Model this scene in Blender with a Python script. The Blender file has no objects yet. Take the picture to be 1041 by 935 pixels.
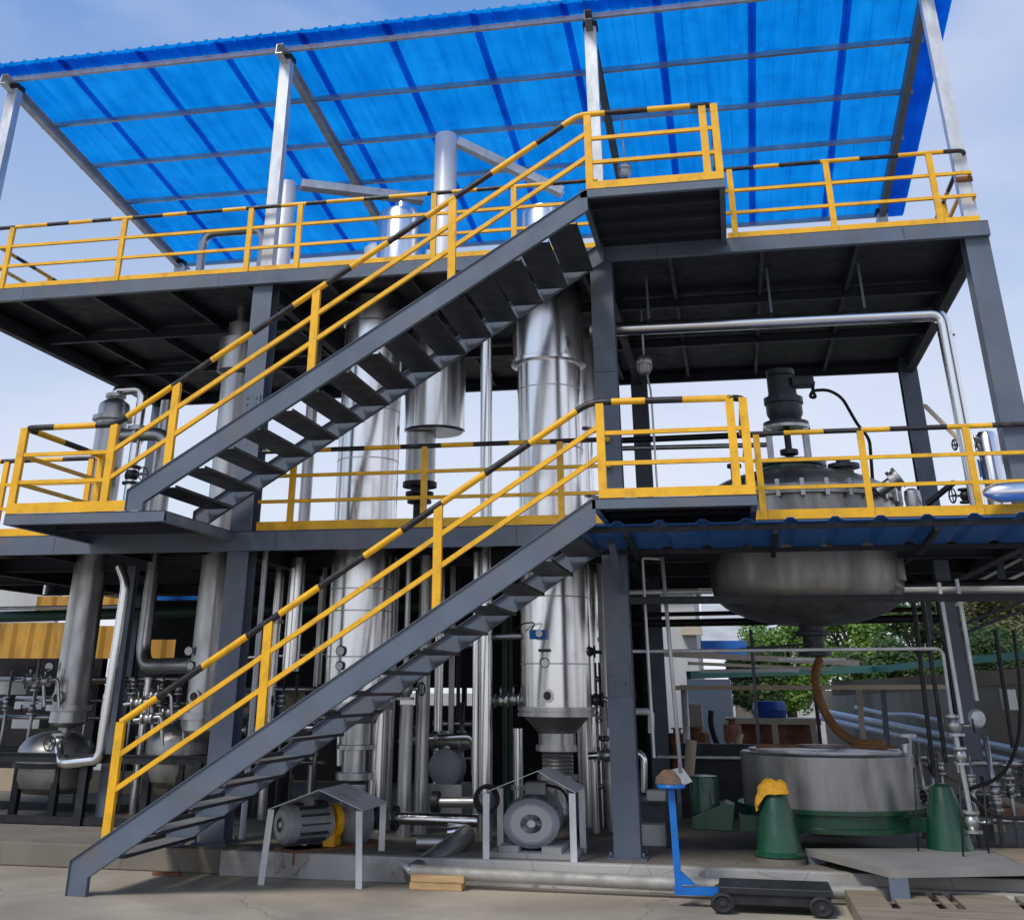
import bpy, math, random
from mathutils import Vector, Matrix
random.seed(7)
S = bpy.context.scene
COL = S.collection
R = math.radians

# ------------------------------------------------------------------ camera
CAM = Vector((5.7147, -13.1033, 1.7625))
YAW, PIT, ROL, FPX, PX, PY, IW, IH = -0.2123, 0.4508, 0.0061, 1125.156, 484.634, 154.193, 1041.0, 935.0
FW = Vector((math.sin(YAW)*math.cos(PIT), math.cos(YAW)*math.cos(PIT), math.sin(PIT)))
_R = Vector((math.cos(YAW), -math.sin(YAW), 0)); _U = _R.cross(FW)
RT = _R*math.cos(ROL) + _U*math.sin(ROL); UP = -_R*math.sin(ROL) + _U*math.cos(ROL)
cd = bpy.data.cameras.new('camera'); cam = bpy.data.objects.new('camera', cd); COL.objects.link(cam)
M4 = Matrix((RT, UP, -FW)).transposed().to_4x4(); M4.translation = CAM
cam.matrix_world = M4
cd.sensor_width = 36; cd.sensor_fit = 'HORIZONTAL'
cd.lens = FPX/IW*36
cd.shift_x = (IW/2 - PX)/IW
cd.shift_y = -(IH/2 - PY)/IW
cd.clip_end = 2000; cd.clip_start = .05
S.camera = cam

# ------------------------------------------------------------------ world, sun, exposure
SUN_EL, SUN_AZ = 48, 205      # azimuth clockwise from +Y
w = bpy.data.worlds.new('World'); S.world = w; w.use_nodes = True
nt = w.node_tree; nt.nodes.clear()
N = nt.nodes.new; L = nt.links.new
out = N('ShaderNodeOutputWorld'); bg = N('ShaderNodeBackground'); bg.inputs[1].default_value = 0.118
sky = N('ShaderNodeTexSky'); sky.sky_type = 'NISHITA'; sky.sun_disc = False
sky.sun_elevation = R(SUN_EL); sky.sun_rotation = R(SUN_AZ); sky.air_density = 1.0; sky.dust_density = 1.5; sky.ozone_density = 1.2
tc = N('ShaderNodeTexCoord'); mp = N('ShaderNodeMapping'); mp.inputs['Scale'].default_value = (1, 1, 2.2); mp.inputs['Location'].default_value = (.35, .1, .2)
no = N('ShaderNodeTexNoise'); no.inputs['Scale'].default_value = 2.1; no.inputs['Detail'].default_value = 7; no.inputs['Roughness'].default_value = .52
L(tc.outputs['Generated'], mp.inputs[0]); L(mp.outputs[0], no.inputs[0])
sx = N('ShaderNodeSeparateXYZ'); L(tc.outputs['Generated'], sx.inputs[0])
cr = N('ShaderNodeValToRGB'); cr.color_ramp.elements[0].position = .38; cr.color_ramp.elements[1].position = .80
cr.color_ramp.elements[1].color = (.75, .75, .75, 1)
# more cloud near the horizon and towards +X
ad = N('ShaderNodeMath'); ad.operation = 'MULTIPLY_ADD'; ad.inputs[1].default_value = .26; L(sx.outputs[0], ad.inputs[0]); L(no.outputs[0], ad.inputs[2])
ad2 = N('ShaderNodeMath'); ad2.operation = 'MULTIPLY_ADD'; ad2.inputs[1].default_value = -.42; L(sx.outputs[2], ad2.inputs[0]); L(ad.outputs[0], ad2.inputs[2])
ad3 = N('ShaderNodeMath'); ad3.operation = 'ADD'; ad3.inputs[1].default_value = .12; L(ad2.outputs[0], ad3.inputs[0])
L(ad3.outputs[0], cr.inputs[0])
# thin veil over the blue, then clouds
veil = N('ShaderNodeMix'); veil.data_type = 'RGBA'; veil.inputs['Factor'].default_value = .78
vr = N('ShaderNodeValToRGB'); vr.color_ramp.elements[0].position = .02; vr.color_ramp.elements[1].position = .55
vr.color_ramp.elements[0].color = (.80, .85, .93, 1); vr.color_ramp.elements[1].color = (.16, .33, .70, 1)
vm = N('ShaderNodeMix'); vm.data_type = 'RGBA'; vm.blend_type = 'MULTIPLY'; vm.inputs['Factor'].default_value = 1; vm.inputs['B'].default_value = (9.6, 9.6, 9.6, 1); vm.clamp_result = False
L(sx.outputs[2], vr.inputs[0]); L(vr.outputs[0], vm.inputs['A']); L(vm.outputs['Result'], veil.inputs['B'])
L(sky.outputs[0], veil.inputs['A'])
mx = N('ShaderNodeMix'); mx.data_type = 'RGBA'
L(cr.outputs[0], mx.inputs['Factor']); L(veil.outputs['Result'], mx.inputs['A']); mx.inputs['B'].default_value = (7.9, 7.8, 8.7, 1)
L(mx.outputs['Result'], bg.inputs[0]); L(bg.outputs[0], out.inputs[0])

sd = bpy.data.lights.new('sun', 'SUN'); sd.energy = 2.4; sd.angle = R(16); sd.color = (1, .95, .88)
so = bpy.data.objects.new('sun', sd); COL.objects.link(so)
az, el = R(SUN_AZ), R(SUN_EL)
sdir = Vector((math.sin(az)*math.cos(el), math.cos(az)*math.cos(el), math.sin(el)))
so.rotation_euler = sdir.to_track_quat('Z', 'Y').to_euler(); so.location = (0, -20, 30)
S.view_settings.view_transform = 'Standard'; S.view_settings.look = 'None'; S.view_settings.exposure = 0; S.view_settings.gamma = 1
S.view_settings.use_curve_mapping = False
S.cycles.max_bounces = 8; S.cycles.transparent_max_bounces = 8

# ------------------------------------------------------------------ helpers
def W(u, v, Y=None, Z=None, X=None):
    d = FW + RT*((u-PX)/FPX) - UP*((v-PY)/FPX)
    t = (Y-CAM.y)/d.y if Y is not None else (Z-CAM.z)/d.z if Z is not None else (X-CAM.x)/d.x
    return CAM + d*t
def mpp(p): return (Vector(p)-CAM).dot(FW)/FPX          # metres per pixel of the photograph at p

def frame(d):
    d = d.normalized(); a = Vector((0, 0, 1)) if abs(d.z) < .95 else Vector((0, 1, 0))
    x = d.cross(a).normalized(); y = x.cross(d).normalized()
    return x, y

class MB:
    def __init__(s): s.v = []; s.f = []; s.m = []; s.s = []
    def add(s, vs, fs, mi=0, sm=False):
        o = len(s.v); s.v += [tuple(x) for x in vs]
        for f in fs: s.f.append(tuple(i+o for i in f)); s.m.append(mi); s.s.append(sm)
    def box(s, a, b, mi=0):
        x0, y0, z0 = [min(a[i], b[i]) for i in range(3)]; x1, y1, z1 = [max(a[i], b[i]) for i in range(3)]
        s.add([(x0,y0,z0),(x1,y0,z0),(x1,y1,z0),(x0,y1,z0),(x0,y0,z1),(x1,y0,z1),(x1,y1,z1),(x0,y1,z1)],
              [(0,3,2,1),(4,5,6,7),(0,1,5,4),(1,2,6,5),(2,3,7,6),(3,0,4,7)], mi); return s
    def prof(s, p0, p1, pts, xa=None, mi=0, sm=False, cap=True):
        """sweep a closed 2-D outline (x along xa, y along the other axis) from p0 to p1"""
        p0 = Vector(p0); p1 = Vector(p1); d = (p1-p0).normalized()
        if xa is None: x, y = frame(d)
        else: x = Vector(xa); x = (x-d*x.dot(d)).normalized(); y = d.cross(x)
        n = len(pts)
        vs = [p0+x*a+y*b for a, b in pts]+[p1+x*a+y*b for a, b in pts]
        fs = [(i, (i+1) % n, n+(i+1) % n, n+i) for i in range(n)]
        if cap: fs += [tuple(range(n-1, -1, -1)), tuple(range(n, 2*n))]
        s.add(vs, fs, mi, sm); return s
    def bar(s, p0, p1, w_, h_, xa=None, mi=0):
        return s.prof(p0, p1, [(-w_/2,-h_/2),(w_/2,-h_/2),(w_/2,h_/2),(-w_/2,h_/2)], xa, mi)
    def hbeam(s, p0, p1, w_, h_, xa, t=.014):
        # flanges of width w_ along xa, set h_ apart
        a, b = w_/2, h_/2
        return s.prof(p0, p1, [(-a,-b),(a,-b),(a,-b+t),(t/2,-b+t),(t/2,b-t),(a,b-t),(a,b),(-a,b),(-a,b-t),(-t/2,b-t),(-t/2,-b+t),(-a,-b+t)], xa)
    def chan(s, p0, p1, w_, h_, xa, t=.01):
        # web at -w_/2 side, flanges to +xa
        a, b = w_/2, h_/2
        return s.prof(p0, p1, [(-a,-b),(a,-b),(a,-b+t),(-a+t,-b+t),(-a+t,b-t),(a,b-t),(a,b),(-a,b)], xa)
    def rings(s, rings, mi=0, sm=True, c0=True, c1=True, mis=None):
        n = len(rings[0]); vs = [p for r in rings for p in r]; o = len(s.v)
        s.v += [tuple(x) for x in vs]
        for k in range(len(rings)-1):
            for i in range(n):
                s.f.append((o+k*n+i, o+k*n+(i+1) % n, o+(k+1)*n+(i+1) % n, o+(k+1)*n+i)); s.m.append(mis[k] if mis else mi); s.s.append(sm)
        if c0: s.f.append(tuple(o+i for i in range(n-1, -1, -1))); s.m.append(mis[0] if mis else mi); s.s.append(False)
        if c1: s.f.append(tuple(o+(len(rings)-1)*n+i for i in range(n))); s.m.append(mis[-1] if mis else mi); s.s.append(False)
        return s
    def tube(s, pts, r, n=14, mi=0, bend=0, stripe=0):
        P = [Vector(p) for p in pts]
        if bend:
            Q = [P[0]]
            for i in range(1, len(P)-1):
                a = (P[i-1]-P[i]); b = (P[i+1]-P[i]); q = min(bend, a.length*.49, b.length*.49)
                A = P[i]+a.normalized()*q; B = P[i]+b.normalized()*q
                for k in range(7):
                    t = k/6; Q.append(A*(1-t)**2+P[i]*2*t*(1-t)+B*t*t)
            Q.append(P[-1]); P = Q
        mis = None
        if stripe:
            Q = [P[0]]; mis = []; acc = 0.0; cur = 0; sl = stripe
            for i in range(len(P)-1):
                a, b = P[i], P[i+1]; ln = (b-a).length; pos = 0
                while ln-pos > sl-acc+.001:
                    pos += sl-acc; acc = 0; Q.append(a+(b-a)*pos/ln); mis.append(cur); cur = 1-cur; sl = stripe*random.uniform(.72, 1.35)*(1.0 if cur else 1.12)
                acc += ln-pos; Q.append(b); mis.append(cur)
            P = Q
        R_ = []; d0 = (P[1]-P[0]).normalized(); x, y = frame(d0)
        for i, p in enumerate(P):
            if 0 < i < len(P)-1:
                d1 = (P[i]-P[i-1]).normalized(); d2 = (P[i+1]-P[i]).normalized(); d = (d1+d2).normalized(); c = max(.5, d1.dot(d))
            else:
                d = (P[1]-P[0]).normalized() if i == 0 else (P[-1]-P[-2]).normalized(); c = 1
            x = (x-d*x.dot(d)).normalized(); y = d.cross(x)
            rr = r[min(i, len(r)-1)] if isinstance(r, (list, tuple)) else r
            R_.append([p+x*rr*math.cos(2*math.pi*k/n)+y*rr*math.sin(2*math.pi*k/n) for k in range(n)])
        return s.rings(R_, mi, True, mis=mis)
    def lathe(s, prof, c=(0,0,0), ax=(0,0,1), n=36, mi=0, ex=1.0):
        """prof: list of (r, h) or (r, h, 'm') ; ex scales across X"""
        c = Vector(c); ax = Vector(ax).normalized(); x, y = frame(ax)
        if abs(ax.z) > .9: x, y = Vector((1,0,0)), Vector((0,1,0))*(1 if ax.z > 0 else -1)
        R_ = []
        for i, (r, h) in enumerate(prof):
            R_.append([c+ax*h+(x*math.cos(2*math.pi*k/n)*ex+y*math.sin(2*math.pi*k/n))*max(r, .0005) for k in range(n)])
        # split at creases by doubling rings
        for i in range(len(R_)-1): 
            s.rings([R_[i], R_[i+1]], mi, True, c0=(i == 0), c1=(i == len(R_)-2))
        return s
    def torus(s, c, ax, r, t, n=20, m=6, mi=0):
        c = Vector(c); x, y = frame(Vector(ax)); a = Vector(ax).normalized()
        vs = []; fs = []
        for i in range(n):
            d = x*math.cos(2*math.pi*i/n)+y*math.sin(2*math.pi*i/n)
            for j in range(m): vs.append(c+d*(r+t*math.cos(2*math.pi*j/m))+a*t*math.sin(2*math.pi*j/m))
        for i in range(n):
            for j in range(m): fs.append((i*m+j, ((i+1) % n)*m+j, ((i+1) % n)*m+(j+1) % m, i*m+(j+1) % m))
        s.add(vs, fs, mi, True); return s
    def build(s, name, mats, parent=None, loc=None, bevel=0):
        me = bpy.data.meshes.new(name); me.from_pydata(s.v, [], s.f)
        mats = mats if isinstance(mats, (list, tuple)) else [mats]
        for m in mats: me.materials.append(m)
        me.polygons.foreach_set('material_index', s.m); me.polygons.foreach_set('use_smooth', s.s); me.update()
        import bmesh
        b = bmesh.new(); b.from_mesh(me); bmesh.ops.remove_doubles(b, verts=b.verts, dist=.00005); bmesh.ops.recalc_face_normals(b, faces=b.faces)
        for e in b.edges:
            if len(e.link_faces) == 2 and e.calc_face_angle(0) > R(34): e.smooth = False
        b.to_mesh(me); b.free()
        o = bpy.data.objects.new(name, me); COL.objects.link(o)
        if parent:
            o.parent = parent
            if parent.type == 'EMPTY' or parent.location.length > 0: o.matrix_parent_inverse = Matrix.Translation(parent.location).inverted() if not loc else Matrix.Identity(4)
        if loc: o.location = loc
        if bevel:
            md = o.modifiers.new('bevel', 'BEVEL'); md.width = bevel; md.segments = 2; md.limit_method = 'ANGLE'
        return o

def tag(o, label=None, cat=None, group=None, kind=None):
    if label: o['label'] = label
    if cat: o['category'] = cat
    if group: o['group'] = group
    if kind: o['kind'] = kind
    return o
def thing(name, label, cat, loc=(0,0,0), group=None):
    o = bpy.data.objects.new(name, None); COL.objects.link(o); o.location = loc; o.empty_display_size = .2
    return tag(o, label, cat, group)

# ------------------------------------------------------------------ materials
def mat(name, base, rough=.5, metal=0.0, var=.12, scale=3.0, dirt=None, dirt_amt=.3, dscale=1.2, bump=0.0, bscale=40, spec=.5, rvar=.1, stretch=(1,1,1), coat=0):
    m = bpy.data.materials.new(name); m.use_nodes = True; t = m.node_tree; t.nodes.clear(); N = t.nodes.new; L = t.links.new
    o = N('ShaderNodeOutputMaterial'); p = N('ShaderNodeBsdfPrincipled'); L(p.outputs[0], o.inputs[0])
    p.inputs['Metallic'].default_value = metal; p.inputs['Specular IOR Level'].default_value = spec
    p.inputs['Coat Weight'].default_value = coat
    tc = N('ShaderNodeTexCoord'); mp = N('ShaderNodeMapping'); mp.inputs['Scale'].default_value = stretch; L(tc.outputs['Object'], mp.inputs[0])
    n1 = N('ShaderNodeTexNoise'); n1.inputs['Scale'].default_value = scale; n1.inputs['Detail'].default_value = 6; L(mp.outputs[0], n1.inputs[0])
    mr = N('ShaderNodeMapRange'); mr.inputs['From Min'].default_value = .3; mr.inputs['From Max'].default_value = .7
    mr.inputs['To Min'].default_value = 1-var; mr.inputs['To Max'].default_value = 1+var; L(n1.outputs[0], mr.inputs[0])
    mu = N('ShaderNodeMix'); mu.data_type = 'RGBA'; mu.blend_type = 'MULTIPLY'; mu.inputs['Factor'].default_value = 1
    mu.inputs['A'].default_value = (*base, 1); L(mr.outputs[0], mu.inputs['B']); c = mu.outputs['Result']
    if dirt:
        n2 = N('ShaderNodeTexNoise'); n2.inputs['Scale'].default_value = dscale; n2.inputs['Detail'].default_value = 8; n2.inputs['Roughness'].default_value = .65; L(mp.outputs[0], n2.inputs[0])
        r2 = N('ShaderNodeMapRange'); r2.inputs['From Min'].default_value = .5; r2.inputs['From Max'].default_value = .72; r2.inputs['To Max'].default_value = dirt_amt; L(n2.outputs[0], r2.inputs[0])
        m2 = N('ShaderNodeMix'); m2.data_type = 'RGBA'; L(r2.outputs[0], m2.inputs['Factor']); L(c, m2.inputs['A']); m2.inputs['B'].default_value = (*dirt, 1); c = m2.outputs['Result']
    L(c, p.inputs['Base Color'])
    n3 = N('ShaderNodeTexNoise'); n3.inputs['Scale'].default_value = scale*2.3; n3.inputs['Detail'].default_value = 4; L(mp.outputs[0], n3.inputs[0])
    r3 = N('ShaderNodeMapRange'); r3.inputs['From Min'].default_value = .3; r3.inputs['From Max'].default_value = .7; r3.inputs['To Min'].default_value = max(.02, rough-rvar); r3.inputs['To Max'].default_value = rough+rvar
    L(n3.outputs[0], r3.inputs[0]); L(r3.outputs[0], p.inputs['Roughness'])
    if bump:
        b = N('ShaderNodeBump'); b.inputs['Strength'].default_value = bump; b.inputs['Distance'].default_value = .02
        n4 = N('ShaderNodeTexNoise'); n4.inputs['Scale'].default_value = bscale; n4.inputs['Detail'].default_value = 5; L(mp.outputs[0], n4.inputs[0]); L(n4.outputs[0], b.inputs['Height']); L(b.outputs[0], p.inputs['Normal'])
    return m
m_steel = mat('grey_paint', (.105,.133,.175), .40, 0, .16, 2.0, (.15,.125,.10), .6, 2.2, .07, 35, rvar=.14)
m_raft = mat('rafter_paint', (.16,.19,.21), .5, 0, .15, 4, (.20,.16,.12), .5, 4)
m_deck = mat('deck_plate', (.016,.020,.028), .6, 0, .15, 2, (.03,.028,.028), .4, 1.0)  # near-black navy has the shade of the plate undersides painted in
m_under = mat('shade_toned_steel', (.024,.029,.040), .55, 0, .15, 2)  # steel darkened in colour to carry the shade beneath the decks
m_tread = mat('tread_plate', (.19,.19,.19), .6, 0, .2, 3, (.24,.22,.19), .5, 2.0)
m_yel = mat('yellow_paint', (.88,.46,.010), .42, 0, .10, 5, (.30,.17,.035), .5, 7, .04, 60)
m_blk = mat('black_paint', (.012,.013,.018), .45, 0, .2, 6, (.30,.16,.03), .3, 9)
m_galv = mat('galvanised', (.62,.64,.66), .42, .35, .16, 7, (.34,.30,.27), .5, 3, .06, 30, stretch=(1,1,.4))
m_rust = mat('rust', (.20,.085,.035), .85, 0, .3, 9, (.06,.03,.02), .6, 5, .2, 30)
m_ss = mat('polished_steel', (.88,.88,.87), .22, 1, .06, 3, (.62,.60,.58), .3, 3, .07, 2.6, rvar=.05, stretch=(1,1,.10))
m_ssd = mat('dull_stainless', (.50,.50,.495), .36, .9, .14, 3, (.16,.15,.14), .5, 1.8, .06, 8, stretch=(1,1,.4))
m_tank = mat('reactor_stainless', (.38,.375,.36), .38, .8, .2, 2, (.12,.105,.085), .8, 1.5, .05, 10, stretch=(1.4,1.4,.25))
m_white = mat('white_cladding', (.78,.79,.80), .4, .2, .05, 3, bump=.08, bscale=5)
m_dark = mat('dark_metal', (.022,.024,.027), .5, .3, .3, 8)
m_darkg = mat('motor_grey', (.035,.045,.055), .45, .1, .2, 8, (.1,.09,.08), .3, 4)
m_mot = mat('pump_motor_grey', (.32,.34,.37), .5, .1, .12, 8, (.10,.085,.07), .5, 4)
m_green = mat('green_paint', (.008,.060,.030), .32, 0, .2, 5, (.05,.06,.05), .5, 3, coat=.2)
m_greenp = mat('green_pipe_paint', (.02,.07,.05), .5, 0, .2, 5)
m_blue = mat('blue_paint', (.0,.14,.50), .38, 0, .08, 6, (.02,.07,.2), .4, 5)
m_bluedk = mat('blue_sheet', (.015,.12,.42), .4, 0, .15, 2, (.10,.10,.12), .4, 2)
m_conc = mat('concrete_floor', (.40,.345,.265), .85, 0, .10, .9, (.20,.175,.145), .6, .55, .15, 25, rvar=.08)
def crack(m, sc=.32, wdt=.010, amt=.7, grit=90):
    t = m.node_tree; p = [n for n in t.nodes if n.type == 'BSDF_PRINCIPLED'][0]; N = t.nodes.new; L = t.links.new
    src = p.inputs['Base Color'].links[0].from_socket
    tc = N('ShaderNodeTexCoord'); n = N('ShaderNodeTexNoise'); n.inputs['Scale'].default_value = 1.1; n.inputs['Detail'].default_value = 6; L(tc.outputs['Object'], n.inputs[0])
    a = N('ShaderNodeVectorMath'); a.operation = 'MULTIPLY_ADD'; a.inputs[1].default_value = (.9,.9,.9); L(n.outputs['Color'], a.inputs[0]); L(tc.outputs['Object'], a.inputs[2])
    v = N('ShaderNodeTexVoronoi'); v.feature = 'DISTANCE_TO_EDGE'; v.inputs['Scale'].default_value = sc; L(a.outputs[0], v.inputs['Vector'])
    mr = N('ShaderNodeMapRange'); mr.inputs['From Max'].default_value = wdt*sc; mr.inputs['To Min'].default_value = amt; mr.inputs['To Max'].default_value = 0; L(v.outputs['Distance'], mr.inputs[0])
    g = N('ShaderNodeTexNoise'); g.inputs['Scale'].default_value = grit; g.inputs['Detail'].default_value = 3; L(tc.outputs['Object'], g.inputs[0])
    gr = N('ShaderNodeMapRange'); gr.inputs['From Min'].default_value = .62; gr.inputs['From Max'].default_value = .72; gr.inputs['To Max'].default_value = .35; L(g.outputs[0], gr.inputs[0])
    mxx = N('ShaderNodeMath'); mxx.operation = 'MAXIMUM'; L(mr.outputs[0], mxx.inputs[0]); L(gr.outputs[0], mxx.inputs[1])
    b = N('ShaderNodeTexNoise'); b.inputs['Scale'].default_value = .42; b.inputs['Detail'].default_value = 9; b.inputs['Roughness'].default_value = .62; L(tc.outputs['Object'], b.inputs[0])
    br = N('ShaderNodeMapRange'); br.inputs['From Min'].default_value = .35; br.inputs['From Max'].default_value = .65; br.inputs['To Min'].default_value = .68; br.inputs['To Max'].default_value = 1.12; L(b.outputs[0], br.inputs[0])
    m0 = N('ShaderNodeMix'); m0.data_type = 'RGBA'; m0.blend_type = 'MULTIPLY'; m0.inputs['Factor'].default_value = 1; L(src, m0.inputs['A']); L(br.outputs[0], m0.inputs['B'])
    m1 = N('ShaderNodeMix'); m1.data_type = 'RGBA'; L(mxx.outputs[0], m1.inputs['Factor']); L(m0.outputs['Result'], m1.inputs['A']); m1.inputs['B'].default_value = (.07,.055,.045,1)
    L(m1.outputs['Result'], p.inputs['Base Color'])
crack(m_conc)
m_slab = mat('slab_concrete', (.22,.195,.155), .85, 0, .12, 1.1, (.13,.115,.095), .8, .8, .15, 25)
crack(m_slab, .6, .008, .6, 70)
m_kerb = mat('kerb_concrete', (.42,.41,.39), .8, 0, .12, 1.5, (.22,.19,.15), .8, 1.3, .2, 18)
crack(m_kerb, 1.2, .006, .6, 60)
m_wall = mat('stained_wall', (.42,.34,.24), .9, 0, .2, .8, (.07,.055,.045), .8, .9, .3, 10, stretch=(1,1,.3))
m_wht = mat('white_wall', (.52,.52,.50), .85, 0, .08, .7, (.28,.26,.23), .6, .8, stretch=(1,1,.4))
m_black = mat('shade_black_wall', (.010,.010,.011), .9, 0, .3, 1.0)  # deep shade behind the platform, painted as a near-black wall colour
m_wood = mat('timber', (.52,.34,.16), .75, 0, .22, 9, (.22,.13,.06), .5, 5, .2, 20, stretch=(.3,3,3))
m_pallet = mat('pallet_board', (.27,.22,.155), .8, 0, .2, 7, (.12,.10,.08), .7, 3, .2, 20, stretch=(.35,2,2))
m_tarp = mat('yellow_corrugated', (.48,.25,.035), .7, 0, .25, 1.6, (.16,.075,.02), .85, 1.8, stretch=(1.2,1.2,.4))
m_cloth = mat('yellow_cloth', (.72,.36,.02), .8, 0, .12, 9, bump=.3, bscale=14)
m_pipe = mat('weathered_galvanised', (.36,.35,.32), .62, .25, .2, 5, (.22,.20,.17), .7, 1.6, .1, 20)
m_hose = mat('brown_hose', (.26,.12,.04), .6, 0, .3, 12, (.09,.05,.03), .6, 9)
m_cream = mat('cream_paint', (.56,.47,.34), .7, 0, .12, 2, (.25,.17,.1), .5, 2)
m_plast = mat('blue_plastic', (.01,.06,.28), .4, 0, .1, 4)
m_mint = mat('mint_gutter', (.13,.34,.24), .6, 0, .15, 1.5, (.08,.12,.1), .5, 2)
m_rag = mat('dirty_rag', (.10,.085,.07), .95, 0, .3, 9, (.25,.1,.03), .7, 6, .5, 25)
m_rub = mat('rubber', (.014,.014,.015), .75, 0, .2, 9)
m_trunk = mat('bark', (.09,.065,.045), .9, 0, .3, 6)
m_glass = mat('dial_face', (.75,.76,.75), .2, 0, .03, 3)
m_plat = mat('dusty_steel_plate', (.24,.235,.225), .7, .1, .12, 2, (.34,.30,.24), .6, 1.3)
m_brick = mat('brick_pile', (.30,.12,.07), .85, 0, .3, 6, (.4,.35,.28), .5, 3)

def leafmat(name, a, b):
    m = bpy.data.materials.new(name); m.use_nodes = True; t = m.node_tree; t.nodes.clear(); N = t.nodes.new; L = t.links.new
    o = N('ShaderNodeOutputMaterial'); p = N('ShaderNodeBsdfPrincipled'); tr = N('ShaderNodeBsdfTranslucent'); mx = N('ShaderNodeMixShader'); mx.inputs[0].default_value = .3
    g = N('ShaderNodeNewGeometry'); r = N('ShaderNodeMix'); r.data_type = 'RGBA'; r.inputs['A'].default_value = (*a, 1); r.inputs['B'].default_value = (*b, 1)
    L(g.outputs['Random Per Island'], r.inputs['Factor']); L(r.outputs['Result'], p.inputs['Base Color']); L(r.outputs['Result'], tr.inputs['Color']); p.inputs['Roughness'].default_value = .6
    L(p.outputs[0], mx.inputs[1]); L(tr.outputs[0], mx.inputs[2]); L(mx.outputs[0], o.inputs[0]); return m
m_leaf1 = leafmat('leaf_green', (.09,.21,.03), (.24,.38,.07))
m_leaf2 = leafmat('leaf_dark', (.04,.10,.02), (.10,.17,.04))
m_leaf3 = leafmat('leaf_olive', (.10,.13,.035), (.24,.22,.09))

def sheetmat():
    m = bpy.data.materials.new('blue_translucent_sheet'); m.use_nodes = True; t = m.node_tree; t.nodes.clear(); N = t.nodes.new; L = t.links.new
    o = N('ShaderNodeOutputMaterial'); p = N('ShaderNodeBsdfPrincipled'); tr = N('ShaderNodeBsdfTranslucent'); mx = N('ShaderNodeMixShader'); mx.inputs[0].default_value = .88
    tc = N('ShaderNodeTexCoord'); n = N('ShaderNodeTexNoise'); n.inputs['Scale'].default_value = 1.3; n.inputs['Detail'].default_value = 7; L(tc.outputs['Object'], n.inputs[0])
    mp = N('ShaderNodeMapping'); mp.inputs['Scale'].default_value = (5, .35, 1); L(tc.outputs['Object'], mp.inputs[0])
    n2 = N('ShaderNodeTexNoise'); n2.inputs['Scale'].default_value = 1.6; n2.inputs['Detail'].default_value = 4; L(mp.outputs[0], n2.inputs[0])
    av = N('ShaderNodeMath'); av.operation = 'ADD'; L(n.outputs[0], av.inputs[0]); L(n2.outputs[0], av.inputs[1])
    r = N('ShaderNodeMapRange'); r.inputs['From Min'].default_value = .75; r.inputs['From Max'].default_value = 1.25; L(av.outputs[0], r.inputs[0])
    c = N('ShaderNodeMix'); c.data_type = 'RGBA'; c.inputs['A'].default_value = (.0,.205,.60,1); c.inputs['B'].default_value = (.006,.31,.77,1)
    L(r.outputs[0], c.inputs['Factor']); n5 = N('ShaderNodeTexNoise'); n5.inputs['Scale'].default_value = 2.2; n5.inputs['Detail'].default_value = 9; n5.inputs['Roughness'].default_value = .7; L(tc.outputs['Object'], n5.inputs[0])
    r5 = N('ShaderNodeMapRange'); r5.inputs['From Min'].default_value = .52; r5.inputs['From Max'].default_value = .75; r5.inputs['To Max'].default_value = .6; L(n5.outputs[0], r5.inputs[0])
    c5 = N('ShaderNodeMix'); c5.data_type = 'RGBA'; L(r5.outputs[0], c5.inputs['Factor']); L(c.outputs['Result'], c5.inputs['A']); c5.inputs['B'].default_value = (.004,.12,.40,1)
    L(c5.outputs['Result'], tr.inputs['Color']); L(c5.outputs['Result'], p.inputs['Base Color']); p.inputs['Roughness'].default_value = .35
    L(p.outputs[0], mx.inputs[1]); L(tr.outputs[0], mx.inputs[2]); L(mx.outputs[0], o.inputs[0]); return m
m_sheet = sheetmat()

# ------------------------------------------------------------------ dimensions of the platform
XA, XB, XC, XD = 0.0, 4.482, 8.909, -4.456
Z0, Z1, Z2, ZRF, ZRB = .22, 3.434, 6.734, 10.188, 9.418
YB, YR, WD = 5.946, 6.312, 1.887
SX1, SX2, LX1, LX2 = -1.932, -.052, 4.50, 6.04

# ------------------------------------------------------------------ setting
tag(MB().box((-300,-200,-.5),(300,400,0)).build('ground', m_conc), kind='structure')
tag(MB().box((-9,-.3,.003),(9.4,9.0,Z0)).build('floor', m_slab, bevel=.012), kind='structure')
k = MB().box((.3,-.42,.001),(9.6,-.302,Z0+.006)).build('kerb', m_kerb, bevel=.012); tag(k, kind='structure')

# ------------------------------------------------------------------ steel platform
plat = thing('steel_platform', 'two-storey platform of dark grey painted steel columns, beams and decks', 'platform')
for X in (XD, XA, XB, XC):
    for Y in (0, YB):
        y = Y+.13
        c = MB().hbeam((X, y, Z0+.02), (X, y, Z2-.004), .27, .26, (1,0,0)).build('column', m_steel, plat)
        bp_ = MB().box((X-.2, y-.2, Z0), (X+.2, y+.2, Z0+.02))
        for sx_ in (-1,1):
            for sy_ in (-1,1): bp_.tube([(X+sx_*.165,y+sy_*.165,Z0+.018),(X+sx_*.165,y+sy_*.165,Z0+.065)], .014, 6)
        bp_.build('base_plate', m_steel, c)
        if Y == 0 and X in (XA, XB):
            for zs_ in ((Z1+1.5,) if X == XA else (1.85, Z1+1.9)):
                sp_ = MB().box((X-.11, -.018, zs_-.16), (X+.11, -.0035, zs_+.16))
                for i_ in range(2):
                    for j_ in range(4): sp_.tube([(X-.06+.12*i_, -.016, zs_-.12+.08*j_), (X-.06+.12*i_, -.034, zs_-.12+.08*j_)], .013, 6)
                sp_.build('splice_plate', m_steel, c)
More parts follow.
